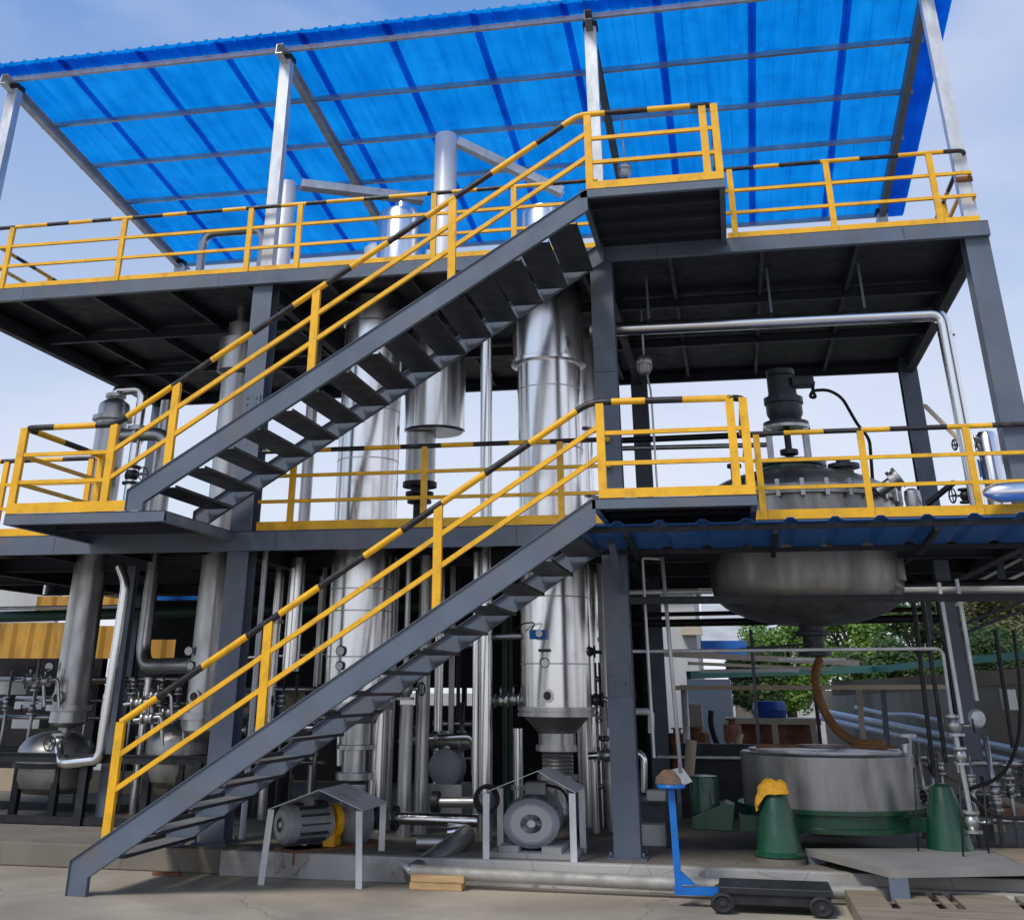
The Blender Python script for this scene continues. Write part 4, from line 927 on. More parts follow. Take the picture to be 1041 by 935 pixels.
lg = [(Vector((eL.x-.02,-.8,0)), eL+Vector((.03,0,0))), (Vector((eR.x,-.8,0)), eR-Vector((.03,0,0))),
      (gnd(eL+Vector((.1,.85,0)),Z0), eL+Vector((.1,.85,0))), (gnd(eR+Vector((-.03,.85,0)),Z0), eR+Vector((-.03,.85,0)))]
cover('bent galvanised sheet cover over the left pump, its front feet on the ground', rd, eL, eR, .9, lg)
q_ = fl+axl*.3
MB().box(q_+Vector((-.08,-.06,.15)), q_+Vector((.09,.09,.25))).build('terminal_box', m_mot, pl_, bevel=.012)
MB().tube([q_+Vector((.09,.0,.2)), q_+Vector((.2,.1,.2)), q_+Vector((.25,.2,-.25)), q_+Vector((.5,.4,-.29))], .013, 8, bend=.1).build('cable', m_rub, pl_)
for i_ in range(3):
    a_ = e1+axl*(.27+.06*i_); MB().torus(a_, axl, .245, .012, 26, 6).build('casing_rib', m_mot, pl_)
# third pump in the shade
c = W(452, 780, 2.2); pb = thing('pump', 'dark grimy pump with a round end cover in the shade behind the floor pipes', 'pump', (c.x,2.2,Z0))
MB().lathe([(.02,-.03),(.08,-.03),(.17,-.01),(.21,.02),(.21,.3),(.12,.34)], c, (0,1,0), 30).build('casing', m_mot, pb)
MB().box((c.x-.2,2.2,Z0),(c.x+.22,2.7,c.z-.18)).build('base', m_ssd, pb)
MB().tube([(c.x-.3,2.35,c.z+.28),(c.x+.3,2.35,c.z+.28)], .08, 12).build('manifold', m_ssd, pb)
MB().tube([(c.x,2.35,c.z+.15),(c.x,2.35,c.z+.4)], .07, 12).build('neck', m_ssd, pb)
for s in (-1,1): flange(pb, (c.x+s*.18,2.35,c.z+.28), (1,0,0), .12, .04)

# ------------------------------------------------------------------ floor pipes
o = pipe('floor_pipe', 'shiny level floor pipe running from the left pump towards the right pump', 'pipe', [W(398,831,.45), W(486,834,.45)], .062, m_ss)
flange(o, W(402,831,.45), (1,0,0), .12, .05, m_dark); flange(o, W(383,831,.45), (1,0,0), .11, .05, m_dark)
o = pipe('floor_pipe', 'second shiny floor pipe just behind, ending at the black hose ring', 'pipe', [W(440,815,1.1), W(482,815,1.1)], .055, m_ssd); flange(o, W(443,815,1.1), (1,0,0), .11, .08, m_dark)
o = pipe('floor_pipe', 'thick insulated pipe crossing the kerb on the ground beside the timber blocks', 'pipe', [W(475,848,.35), W(462,858,.1), W(418,890,-.5)], .1, m_ssd, .1)
MB().tube([W(424,856,.1), W(455,856,.15)], .075, 14).build('branch_stub', m_ssd, o)
MB().tube([W(455,846,.4), W(478,843,.45)], .06, 14).build('top_elbow', m_ss, o)
hr = MB().torus(W(494,813,.05), (0,1,0), .12, .018, 24, 8).torus(W(496,811,.03), (.1,1,.1), .115, .018, 24, 8).build('hose_coil', m_rub); tag(hr, 'small black hose coil hanging at the left leg of the right pump cover', 'hose')
# galvanised main along the kerb
o = pipe('kerb_pipe', 'long galvanised pipe lying on the ground against the kerb', 'pipe', [(W(418,885,-.62).x,-.62,.135),(9.5,-.62,.075)], .058, m_pipe, n=20)
MB().tube([W(418,886,-.62)+Vector((-.0,0,0)), W(404,872,-.3)], .03, 10).build('end_clip', m_galv, o)
b0 = W(413,904,-.85)
for i, (dz, lab) in enumerate(((0,'bottom timber block of the pair under the galvanised pipe end'),(.062,'top timber block of the pair under the galvanised pipe end'))):
    o = MB().box((b0.x+.01*i,-.74,.001+dz+.0),(b0.x+.52+.02*i,-.56,.06+dz)).build('timber_block', m_wood, bevel=.004); tag(o, lab, 'timber', 'timber blocks under the pipe')

o = MB().box((W(157,889,-.5).x,-.56,.002),(W(184,889,-.5).x,-.48,.03)).build('iron_bar', m_rust); tag(o, 'short rusty iron bar lying at the foot of the kerb near the stair', 'bar')
# ------------------------------------------------------------------ platform cart with blue handle
ca = thing('platform_cart', 'low black platform cart with an upright blue handle on the ground', 'cart', (6,-1.25,0))
Yk = -1.3
wl, wr_ = W(735,919,Yk), W(835,921,Yk)
x0, x1 = W(730,900,Yk).x, W(846,900,Yk).x
MB().box((x0,-1.3,.14),(x1,-.78,.20)).build('deck', m_dark, ca, bevel=.01)
MB().box((x0+.08,-1.28,.07),(x1-.02,-.80,.139)).build('chassis', m_dark, ca)
for X in (wl.x, wr_.x):
    for Y in (-1.34, -.80):
        wmb = MB().lathe([(.045,-.012),(.06,-.025),(.074,-.02),(.08,-.012),(.08,.012),(.074,.02),(.06,.025),(.045,.012)], (X,Y,.08), (0,1,0), 26, ex=1.3)
        wo = wmb.build('wheel', m_rub, ca); hb_ = MB().lathe([(.005,-.02),(.018,-.02),(.02,.02),(.005,.02)], (X,Y,.08), (0,1,0), 16, ex=1.3)
        for q_ in range(5):
            a_ = q_*2*math.pi/5; hb_.bar((X+.014*math.cos(a_)*1.3,Y,.08+.014*math.sin(a_)), (X+.048*math.cos(a_)*1.3,Y,.08+.048*math.sin(a_)), .016, .014)
        hb_.build('hub', m_darkg, wo)
hp = W(690,905,-1.1)
hd = MB().bar((hp.x,-1.05,.1), (W(682,803,-1.1).x,-1.05,W(682,803,-1.1).z), .062, .05, (1,0,0)).build('handle_post', m_blue, ca)
zt = W(682,801,-1.1).z; xt = W(682,801,-1.1).x
MB().bar((hp.x-.04,-1.05,.12),(x0+.05,-1.05,.13), .07, .06, (0,1,0)).build('handle_bracket', m_blue, ca)
mb = MB(); mb.add([(hp.x+.03,-1.08,.17),(hp.x+.15,-1.08,.17),(hp.x+.03,-1.08,.27),(hp.x+.03,-1.02,.17),(hp.x+.15,-1.02,.17),(hp.x+.03,-1.02,.27)], [(0,1,2),(5,4,3),(0,3,4,1),(1,4,5,2),(2,5,3,0)]); mb.build('gusset', m_blue, ca)
MB().lathe([(.02,0),(.13,0),(.135,.015),(.13,.03),(.02,.03)], (xt,-1.05,zt), n=26).build('top_plate', m_blue, ca)
# rag on the handle, long pole with blade
mb = MB(); vs = []; n = 14
prf = [(.02,.10),(.06,.09),(.10,.05),(.12,.0),(.12,-.0)]
for j, (r_, h_) in enumerate(prf):
    for i in range(n):
        a = 2*math.pi*i/n; q_ = 1+.2*math.sin(2*a+j)+random.uniform(-.1,.1)
        vs.append((xt-.02+r_*q_*math.cos(a), -1.05+r_*q_*math.sin(a)*.8, zt+.033+h_*(1+.2*math.sin(a*3))))
mb.add(vs, [(j*n+i, j*n+(i+1) % n, (j+1)*n+(i+1) % n, (j+1)*n+i) for j in range(4) for i in range(n)]+[tuple(range(n-1,-1,-1))], 0, True)
o = mb.build('rag', m_rag); tag(o, 'rust-stained rag heaped on top of the blue cart handle', 'rag')
pole = thing('long_pole', 'long grey pole leaning below the awning with a flat scraper blade at its foot', 'pole', W(692,785,.2))
MB().tube([W(692,785,.2), W(673,566,.2)], .022, 10).build('shaft', m_galv, pole)
a_, b_, c_, d_ = W(680,783,.2), W(693,779,.2), W(704,794,.2), W(690,800,.2)
mb = MB(); mb.add([a_,b_,c_,d_]+[p+Vector((0,.02,0)) for p in (a_,b_,c_,d_)], [(0,1,2,3),(7,6,5,4),(0,4,5,1),(1,5,6,2),(2,6,7,3),(3,7,4,0)]); mb.build('blade', m_galv, pole)
o = pipe('conduit', 'straight galvanised conduit beside the centre post, linked to the leaning pole at the top', 'pipe', [W(673,568,.25), W(653,567,.25), W(665,770,.25)], .016, m_galv, .03)
# small table behind the post
tb = thing('work_table', 'low dark steel table with white packets, half behind the centre post', 'table', (5,1.2,Z0))
zt_ = W(690,814,1.2).z; xa_, xb_ = W(635,812,1.2).x, W(682,812,1.2).x
MB().box((xa_,1.0,zt_-.03),(xb_,1.5,zt_)).build('table_top', m_dark, tb)
for X in (xa_+.04, xb_-.04):
    for Y in (1.04, 1.46): MB().bar((X,Y,Z0),(X,Y,zt_-.03), .04, .04).build('leg', m_dark, tb)
o = MB().box((xb_-.26,1.1,zt_+.001),(xb_-.05,1.35,zt_+.1)).build('packet', m_wht, bevel=.01); tag(o, 'small white packet lying on the low dark table', 'packet')
o = MB().box((xb_-.35,1.15,Z0+.001),(xb_-.08,1.4,Z0+.2)).build('carton', m_wht, bevel=.006); tag(o, 'white carton on the floor under the low dark table', 'box')

# ------------------------------------------------------------------ low steel platform bottom right, pallet
lp = thing('low_platform', 'low grey steel step platform on short feet beside the centrifuge', 'platform', (7.5,-.6,0))
pA, pB, pC, pD = W(816,864,.9), W(905,884,-.75), Vector((9.6,-.5,0)), Vector((9.4,1.0,0))
zt_ = .34
P = [Vector((W(818,862,Z=zt_).x,W(818,862,Z=zt_).y,zt_)), Vector((W(905,884,Z=zt_).x,W(905,884,Z=zt_).y,zt_)), Vector((9.6,W(1041,872,Z=zt_).y-.1,zt_)), Vector((9.3,1.1,zt_))]
mb = MB(); mb.add([p for p in P]+[p-up*.06 for p in P], [(0,1,2,3),(7,6,5,4)]+[(i,4+i,4+(i+1)%4,(i+1)%4) for i in range(4)])
mb.build('platform_top', m_plat, lp)
sheet = [P[0]*.35+P[3]*.65, P[1]*.35+P[2]*.65, P[2], P[3]]
mb = MB(); sh_ = [p+up*.006 for p in (P[0]*.42+P[3]*.58+Vector((0,-.05,0)), P[1]*.55+P[2]*.45+Vector((0,.2,0)), P[2]+Vector((-.1,.15,0)), P[3]+Vector((-.1,-.1,0)))]
mb.add(sh_+[p-up*.005 for p in sh_], [(0,1,2,3),(7,6,5,4)]+[(i,4+i,4+(i+1)%4,(i+1)%4) for i in range(4)]); mb.build('cardboard', m_pallet); tag(bpy.data.objects['cardboard'], 'flat brown cardboard sheet lying on the low grey platform', 'cardboard')
for p in (P[0]+Vector((.1,-.02,0)), P[1]+Vector((.06,.06,0)), P[2]+Vector((-.1,.1,0)), P[3]+Vector((-.1,-.1,0))):
    zb_ = 0 if p.y < -.42 else Z0
    MB().bar((p.x,p.y,zb_),(p.x,p.y,zt_-.06), .16, .1, (1,0,0)).build('foot', m_steel, lp)
pal = thing('pallet', 'weathered wooden pallet with hand slots lying on the ground at the front right', 'pallet', (7.4,-1.6,0))
q = [W(858,903,Z=.13), W(1075,905,Z=.13), W(1120,960,Z=.13), W(892,960,Z=.13)]
ux = (q[1]-q[0]).normalized(); uy = (q[3]-q[0]).normalized(); Lx = (q[1]-q[0]).length; Ly = (q[3]-q[0]).length
o0 = q[0]
nb = 5
for j in range(nb):
    a = o0+uy*(Ly*j/nb+.005); b = o0+uy*(Ly*(j+1)/nb-.005)
    # each board is cut by slots: build as runs between slots
    slots = [(.16,.20),(.36,.40),(.44,.48),(.72,.76)] if j in (0,1,3,4) else []
    cuts = [0]+[x_ for s_ in slots for x_ in s_]+[1]
    mb = MB()
    for i in range(0, len(cuts), 2):
        p0, p1 = cuts[i]*Lx, cuts[i+1]*Lx
        v4 = [a+ux*p0, a+ux*p1, b+ux*p1, b+ux*p0]
        mb.add(v4+[p-up*.022 for p in v4], [(0,1,2,3),(7,6,5,4)]+[(m_,4+m_,4+(m_+1)%4,(m_+1)%4) for m_ in range(4)])
    # thin joining strip below the slots keeps the board one piece
    s4 = [a+ux*0+uy*.0-up*.0225, a+ux*Lx-up*.0225, a+ux*Lx+uy*.03-up*.0225, a+uy*.03-up*.0225]
    mb.add(s4+[p-up*.012 for p in s4], [(0,1,2,3),(7,6,5,4)]+[(m_,4+m_,4+(m_+1)%4,(m_+1)%4) for m_ in range(4)])
    mb.build('deck_board', m_pallet, pal)
v4 = [o0+ux*.02+uy*.02, o0+ux*(Lx-.02)+uy*.02, o0+ux*(Lx-.02)+uy*(Ly-.02), o0+ux*.02+uy*(Ly-.02)]
mb = MB(); mb.add([Vector((p.x,p.y,.03)) for p in v4]+[Vector((p.x,p.y,.012)) for p in v4], [(0,1,2,3),(7,6,5,4)]+[(m_,4+m_,4+(m_+1)%4,(m_+1)%4) for m_ in range(4)]); mb.build('bottom_board', m_pallet, pal)
for f_ in (.0, .48, .94):
    v4 = [o0+ux*(Lx*f_), o0+ux*(Lx*f_+.1), o0+ux*(Lx*f_+.1)+uy*Ly, o0+ux*(Lx*f_)+uy*Ly]
    mb = MB(); mb.add([p-up*.035 for p in v4]+[Vector((p.x,p.y,.001)) for p in v4], [(0,1,2,3),(7,6,5,4)]+[(m_,4+m_,4+(m_+1)%4,(m_+1)%4) for m_ in range(4)]); mb.build('bearer', m_pallet, pal)

# ------------------------------------------------------------------ equipment on the top deck
zt = W(452,137,1.3).z; c = W(452,220,1.3)
o = MB().lathe([(.165,Z2),(.165,zt-.05),(.15,zt-.01),(.05,zt)], (c.x,1.3,0), n=28).build('vent_stack', m_white); tag(o, 'tall white clad vent stack standing through the top deck railing', 'stack')
c = W(288,240,1.3); zt = W(288,186,1.3).z
o = MB().lathe([(.13,Z2),(.13,zt-.03),(.12,zt),(.03,zt+.005)], (c.x,1.3,0), n=26).build('vent_stack', m_white); tag(o, 'shorter white clad stack close right of the left roof post', 'stack')
a_, b_ = W(306,188,1.3), W(430,203,2.2)
o = MB().chan(a_, b_, .12, .2, (0,0,1), .012).build('duct', m_galv); tag(o, 'flat white duct slanting from the left stack to the domed vessel top', 'duct')
a_, b_ = W(466,145,1.4), W(572,196,1.6)
o = MB().chan(a_, b_, .12, .19, (0,0,1), .012).build('duct', m_galv); tag(o, 'flat white duct slanting down from the tall vent stack to the right', 'duct')
c = W(382,250,1.8); o = MB().lathe([(.17,Z2),(.17,c.z-.05),(.1,c.z+.02),(.02,c.z+.03)], (c.x,1.8,0), n=24).build('small_pot', m_white); tag(o, 'small white domed pot at the foot of the domed vessel top', 'pot')
a = W(203,276,2.6); xr_ = W(265,270,2.6).x; zz = W(203,238,2.6).z
o = pipe('hoop_pipe', 'grey-green hoop pipe rising from the top deck near the left roof post', 'pipe', [(a.x,2.6,Z2),(a.x,2.6,zz),(xr_,2.6,zz),(xr_,2.6,Z2)], .07, m_ssd, .22)
valve(o, (xr_,2.6,Z2+.25), (0,0,1), .1, (1,0,0), .08)
# lamps
def lamp(label, p, ztop):
    t = thing('cage_lamp', label, 'lamp', p, 'caged explosion-proof lamps')
    MB().tube([p+up*.1, (p.x,p.y,ztop)], .014, 8).build('stem', m_galv, t)
    MB().lathe([(.03,.12),(.09,.1),(.11,.04),(.1,.0)], p, n=20).build('housing', m_ssd, t)
    MB().lathe([(.07,.0),(.075,-.06),(.05,-.11),(.01,-.13)], p, n=18).build('glass_globe', m_glass, t)
    cg = MB()
    for i in range(6):
        a = math.pi*i/6
        pts_ = [p+Vector((math.cos(a)*r_, math.sin(a)*r_, h_)) for r_, h_ in ((.1,0),(.1,-.07),(.06,-.14),(0,-.155),(-.06,-.14),(-.1,-.07),(-.1,0))]
        cg.tube(pts_, .005, 5)
    cg.build('cage', m_ssd, t)
lamp('caged round lamp hanging from the roof purlin over the upper landing', W(635,172,2.2), roofz(2.2)-.05)
lamp('caged round lamp below the top deck right of the centre post', W(655,370,2.0), Z2-.15)
o = pipe('conduit', 'thin bent conduit dropping from the caged lamp below the top deck', 'pipe', [W(657,376,2.0), W(662,400,2.0), (W(662,400,2.0).x,2.0,Z1)], .014, m_ssd, .1)

# ------------------------------------------------------------------ cluster at the right end of the lower deck
c = W(1009,475,1.0); zt = W(1009,441,1.0).z
cl_ = thing('separator', 'small polished separator with a domed top by the right post on the lower deck', 'vessel', (c.x,1,Z1))
MB().lathe([(.02,zt+.04),(.09,zt+.02),(.13,zt-.05),(.13,Z1)], (c.x,1,0), n=26).build('shell', m_ss, cl_)
MB().box((c.x-.27,.95,zrow(c.x,1,485)),(c.x-.14,1.1,zrow(c.x,1,467))).build('actuator', m_blue, cl_, bevel=.01)
MB().tube([(c.x-.2,1,Z1),(c.x-.2,1,zt-.08),(c.x,1,zt-.02)], .045, 12, bend=.08).build('inlet_pipe', m_ssd, cl_)
valve(cl_, (c.x-.2,1,zt-.12), (0,0,1), .06, (-1,-.3,0), .06); valve(cl_, (c.x-.35,1,Z1+.35), (0,0,1), .05, (-1,-.3,0), .08, m_dark)
MB().tube([(c.x+.24,1.1,Z1),(c.x+.24,1.1,zt-.05)], .035, 10).build('outlet_pipe', m_dark, cl_); valve(cl_, (c.x+.24,1.1,zt-.2), (0,0,1), .05, (1,-.3,0), .06, m_ssd)
p = W(1030,500,-.25)
o = MB().lathe([(.02,-.30),(.06,-.26),(.10,-.15),(.10,.0),(.10,.8)], p, (1,.0,.02), 24).build('cross_header', m_ss); tag(o, 'fat shiny pipe end poking out over the toe board beside the right post', 'pipe')
o = MB().bar(W(940,412,1.6), W(980,452,1.2), .05, .04).build('prop_bar', m_cream); tag(o, 'short cream bar leaning diagonally above the right lower deck rail', 'bar')
o = MB().bar(W(943,512,1.6), W(970,490,1.2), .05, .05).build('prop_bar', m_dark); tag(o, 'short dark bar leaning diagonally behind the right lower deck rail', 'bar')
q = W(928,507,1.6); o = MB().lathe([(.03,-.1),(.09,-.1),(.1,0),(.09,.09),(.04,.12)], q, n=18).build('steam_trap', m_ssd); tag(o, 'small grey round fitting on the lower deck right of the reactor', 'fitting')

# conduits and pipes by the right leg
o = pipe('rack_pipe', 'shiny insulated pipe running out to the right below the awning end', 'pipe', [W(905,598,2.2), W(1080,596,2.2)], .09, m_ss)
pts_r = [(W(955,596,.35), W(978,735,.35)), (W(973,592,.45), W(993,712,.45))]
for i, (a_, b_) in enumerate(pts_r):
    o = pipe('drop_pipe', ['galvanised drop pipe running down the right leg, left of two', 'galvanised drop pipe ending in mid air right of the right leg'][i], 'pipe', [a_+(a_-b_)*.03, b_], .022, m_galv)
o = pipe('drop_pipe', 'thin conduit coming level from the left and dropping beside the right leg', 'pipe', [W(640,662,.8), W(958,659,.8), W(975,785,.8)], .018, m_galv, .08)
o = pipe('drop_pipe', 'pipe with stacked flanges and valves at the foot of the right leg', 'pipe', [W(967,725,.5), W(990,845,.5)], .028, m_ssd)
valve(o, W(970,737,.5), (0,0,1), .06, (1,-.2,0), .06); valve(o, W(976,768,.5), (0,0,1), .05, (-1,-.2,0), .05); valve(o, W(988,835,.5), (0,0,1), .06, (1,-.2,0), .06)
o = MB().lathe([(.02,-.04),(.07,-.035),(.09,0),(.07,.04),(.02,.05)], W(993,730,.5), (.2,-1,0), 16).build('lamp_head', m_galv); tag(o, 'pale round fitting on the end of the drop pipe by the right leg', 'fitting')
o = MB().tube([W(1030,640,.9), W(1038,700,.9), W(1036,755,.9), W(1020,790,.9), W(985,802,.9)], .018, 10, bend=.25).build('cable', m_rub); tag(o, 'thick black cable sagging from the right edge to the right leg', 'cable')
o = MB().tube([W(985,808,.6), W(1010,830,.6), W(1041,832,.6), W(1075,832,.6)], .02, 10, bend=.2).build('cable', m_rub); tag(o, 'black cable lying across the floor at the right edge', 'cable')
for i, (u0, v0, v1, Y) in enumerate(((929,780,860,.3),(975,790,868,.0),(1000,800,860,.3))):
    a_ = W(u0, v0, Y); b_ = W(u0+4, v1, Y)
    o = MB().tube([a_, Vector((b_.x, Y, .345))], .009, 6).build('steel_rod', m_dark); tag(o, ['thin dark rod standing on the low platform beside the tub', 'thin dark rod standing on the low platform before the right green pillar', 'thin dark rod standing on the low platform by the right leg foot'][i], 'rod', 'thin rods on the low platform')
for i, (a_, b_, Y_) in enumerate((((938,612),(962,775),.9), ((928,608),(950,790),1.1), ((1012,640),(1030,760),1.4))):
    o = pipe('dark_pipe', ['dark pipe just left of the right leg, nearest to it', 'dark pipe left of the right leg, farther from it', 'dark pipe right of the right leg before the stained wall'][i], 'pipe', [W(*a_, Y_), W(*b_, Y_)], .026, m_dark)
manifold('valve manifold on the floor at the foot of the right leg', 978, 1060, 775, 835, 1.2, 4, m_ssd)
manifold('valve manifold behind the right green pillar beside the tub', 930, 965, 770, 830, 2.0, 3, m_ssd)
jb = MB().box(W(1018,700,2.0), W(1036,722,2.0)+Vector((0,.15,0))).build('junction_box', m_galv, bevel=.01); tag(jb, 'grey junction box hanging at the right edge before the stained wall', 'box')
for i, (u, v, w_, h_) in enumerate(((948,852,8,5),(1010,846,12,6),(985,848,7,4))):
    q = W(u, v, Z=Z0); k = mpp(q)
    o = MB().box((q.x-w_*k,q.y,Z0+.002),(q.x+w_*k,q.y+.15,Z0+h_*k*1.5)).build('offcut', [m_brick,m_cream,m_dark][i], bevel=.006); tag(o, ['reddish brick offcut on the floor by the right green pillar','pale block on the floor right of the right leg','black block on the floor at the right leg foot'][i], 'block')
# truss in the upper right below the awning
tr = thing('pipe_bridge', 'light steel lattice pipe bridge climbing away at the right edge', 'truss', W(1000,600,3.5))
for (a_, b_) in (((955,612),(1075,548)), ((960,620),(1075,566)), ((950,645),(1075,598)), ((958,652),(1075,606))):
    MB().bar(W(*a_,3.5), W(*b_,4.2), .035, .035).build('chord', m_galv if a_[1] < 630 else m_dark, tr)
MB().bar(W(1015,562,3.6), W(1020,600,3.6), .09, .05).build('strut', m_steel, tr)
MB().bar(W(940,590,3.6), W(948,650,3.6), .06, .05).build('strut', m_steel, tr)

# ------------------------------------------------------------------ background: left
ws = thing('open_shed', 'black unlit shed behind the platform across the left and middle', 'shed', (-2,10,0))
xL, xR = W(130,700,9.3).x, W(668,700,9.3).x
za_, zb_ = W(450,699,9.3).z, W(450,717,9.3).z
xa1, xb1 = W(404,708,9.3).x, W(487,708,9.3).x
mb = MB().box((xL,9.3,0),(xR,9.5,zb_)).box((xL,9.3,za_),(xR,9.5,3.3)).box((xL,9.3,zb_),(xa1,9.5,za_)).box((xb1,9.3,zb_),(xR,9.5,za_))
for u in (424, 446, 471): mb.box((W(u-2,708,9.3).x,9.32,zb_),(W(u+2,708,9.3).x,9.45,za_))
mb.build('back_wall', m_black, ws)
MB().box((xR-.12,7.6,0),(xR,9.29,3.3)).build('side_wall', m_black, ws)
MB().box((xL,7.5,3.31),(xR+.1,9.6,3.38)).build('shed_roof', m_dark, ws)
# grey wall and yellow boards far left
gw = MB().box((-16,14,0),(W(60,600,14).x,14.2,W(30,598,14).z+1.0)).build('grey_wall', m_wht); tag(gw, 'pale grey building wall seen under the lower deck at far left', 'wall')
def yellow_panel(label, u0, u1, v0, v1, Y):
    a_, b_ = W(u0,v0,Y), W(u1,v1,Y); x_ = a_.x; mb = MB(); P_ = []
    while x_ < b_.x: P_ += [(x_,0),(x_+.08,.05),(x_+.2,.05),(x_+.28,0)]; x_ += .36
    n = len(P_); vs = [(x1_,Y+d_,zz_) for zz_ in (b_.z,a_.z) for x1_,d_ in P_]
    mb.add(vs, [(j,j+1,n+j+1,n+j) for j in range(n-1)]); o = mb.build('corrugated_panel', m_tarp); md = o.modifiers.new('thick','SOLIDIFY'); md.thickness = .01
    return tag(o, label, 'panel', 'yellow corrugated panels')
yellow_panel('large faded yellow corrugated panel behind the far left column', -20, 62, 633, 669, 7.5)
yellow_panel('yellow corrugated panel seen between the far left column and the drain pipe', 86, 118, 636, 669, 7.6)
yellow_panel('small yellow corrugated panel seen right of the drain pipe', 147, 176, 650, 672, 7.7)
yellow_panel('upper small yellow corrugated panel above the green pipe', 38, 68, 606, 623, 9.0)
yellow_panel('upper yellow corrugated panel right of the far left column', 96, 122, 606, 622, 9.05)
hd_ = MB().box((-14,8.2,0),(xL-.02,8.4,W(30,667,8.2).z)).build('dark_backdrop', m_black); tag(hd_, 'added black backdrop for dark clutter below the yellow panels at the far left', 'wall')  # dark backdrop added in place of modelling the dim clutter
# low wall and clutter lower left
o = MB().box((-12,5.5,.0),(-1.2,5.7,W(30,800,5.5).z+.25)).build('low_wall', m_wall); tag(o, 'low brown wall behind the receiver tanks', 'wall')
for i, (u, v) in enumerate(((12,700),(25,735),(28,715))):
    a_ = W(u-12,v-8,4.5); b_ = W(u+14,v+6,4.5); o = MB().box((a_.x,4.5,b_.z),(b_.x,4.8,a_.z)).build('wall_box', [m_wht,m_ssd,m_galv][i], bevel=.01)
    tag(o, ['white box high on the pipes at the far left edge', 'flat grey box below the white one at the far left', 'galvanised box between the two others at the far left'][i], 'box')
o = pipe('rack_pipe', 'rust-brown level pipe behind the left columns below the yellow panels', 'pipe', [W(-30,694,5.2), W(180,692,5.2)], .035, m_rust)
bl = MB().box(W(160,606,6.9), W(205,610,7.0)).build('blue_board', m_blue); tag(bl, 'thin blue board under the deck left of the left post, upper', 'board')
bl = MB().box(W(160,619,6.9), W(205,622.5,7.0)).build('blue_board', m_blue); tag(bl, 'thin blue board under the deck left of the left post, lower', 'board')
c = W(275,715,3.0); o = MB().lathe([(.02,-.5),(.16,-.46),(.2,-.35),(.2,.35),(.16,.46),(.02,.5)], c, (1,0,0), 28)
ht = thing('horizontal_tank', 'small cream horizontal tank with a blue band behind the lower stair rail', 'tank', c)
o.build('shell', m_cream, ht); MB().lathe([(.2,-.2),(.206,-.2),(.206,.2),(.2,.2)], c+Vector((0,0,0)), (1,0,0), 28).build('blue_band', m_bluedk, ht)
MB().box((c.x-.3,2.85,Z0),(c.x+.3,3.15,c.z-.19)).build('saddle', m_dark, ht)

# ------------------------------------------------------------------ background: right
def wallbox(name, label, u0, u1, v0, v1, Y, m, dy=.3, cat='wall', zb=None):
    a_, b_ = W(u0,v0,Y), W(u1,v1,Y)
    o = MB().box((a_.x,Y,zb if zb is not None else b_.z),(b_.x,Y+dy,a_.z)).build(name, m); return tag(o, label, cat)
# white building
wb = thing('white_building', 'small white rendered building with a dark eave behind the leaning pole', 'building', W(700,800,14))
a_, b_ = W(655,598,14), W(713,760,14)
MB().box((a_.x,14,0),(W(712,700,14).x,18,a_.z)).build('wall', m_wht, wb)
MB().box((a_.x-.3,13.7,a_.z+.002),(W(716,700,14).x,18.3,a_.z+.12)).build('roof', m_dark, wb)
MB().box(W(692,637,13.7), (W(714,645,13.7).x,14.0,W(714,645,13.7).z)).build('canopy', m_cream, wb)
ww = wallbox('garden_wall', 'pale blue-grey rendered wall behind the rusty pump and blue barrel', 698, 748, 690, 760, 11, m_wht, 2.5, zb=0)
bf = wallbox('blue_fence', 'dark blue corrugated fence in front of the trees', 712, 760, 651, 668, 17, m_bluedk, .1)
r_ = wallbox('low_house', 'distant grey house below the trees right of the rendered wall', 745, 790, 690, 760, 20, m_wall, 4, 'house', zb=0)
# white corrugated roof sliver behind
a_, b_ = W(710,612,24), W(790,652,24)
o = MB().prof((a_.x,24,W(710,655,24).z),(W(790,655,24).x,24,W(710,655,24).z), [(0,0),(5,1.9),(5,2.0),(0,.1)], xa=(0,1,0)).build('far_roof', m_wht); tag(o, 'pale corrugated shed roof in the distance above the blue fence', 'roof')
# cream and green gutters, silver pipe
def lbar(name, label, p, q, w_, h_, m, cat='pipe'):
    o = MB().bar(p, q, w_, h_).build(name, m); return tag(o, label, cat)
lbar('eave_board', 'cream eave board sloping above the green gutter', W(672,664,7.5), W(872,674,9.5), .09, .09, m_cream, 'board')
lbar('eave_board', 'lower cream eave rail under the sloping eave board', W(700,674,7.5), W(845,680,9.5), .04, .05, m_cream, 'board')
lbar('light_tube', 'slim white batten under the cream eave board', W(712,682,7.0), W(812,681,7.2), .05, .05, m_white, 'batten')
lbar('gutter', 'mint green gutter running from the shed out to the right wall top', W(700,686,8.0), W(905,679,11.0), .12, .12, m_mint, 'gutter')
lbar('gutter', 'mint green wall coping at the right edge', W(880,681,11.0), W(1090,661,6.0), .12, .10, m_mint, 'gutter')
lbar('cream_pipe', 'long level cream pipe behind the leaning pole and hose', W(684,699,5.0), W(962,698,5.6), .06, .06, m_cream)
lbar('brown_pipe', 'thick brown weathered pipe along the top of the right wall', W(850,700,9.0), W(1090,684,5.6), .22, .20, m_wall)
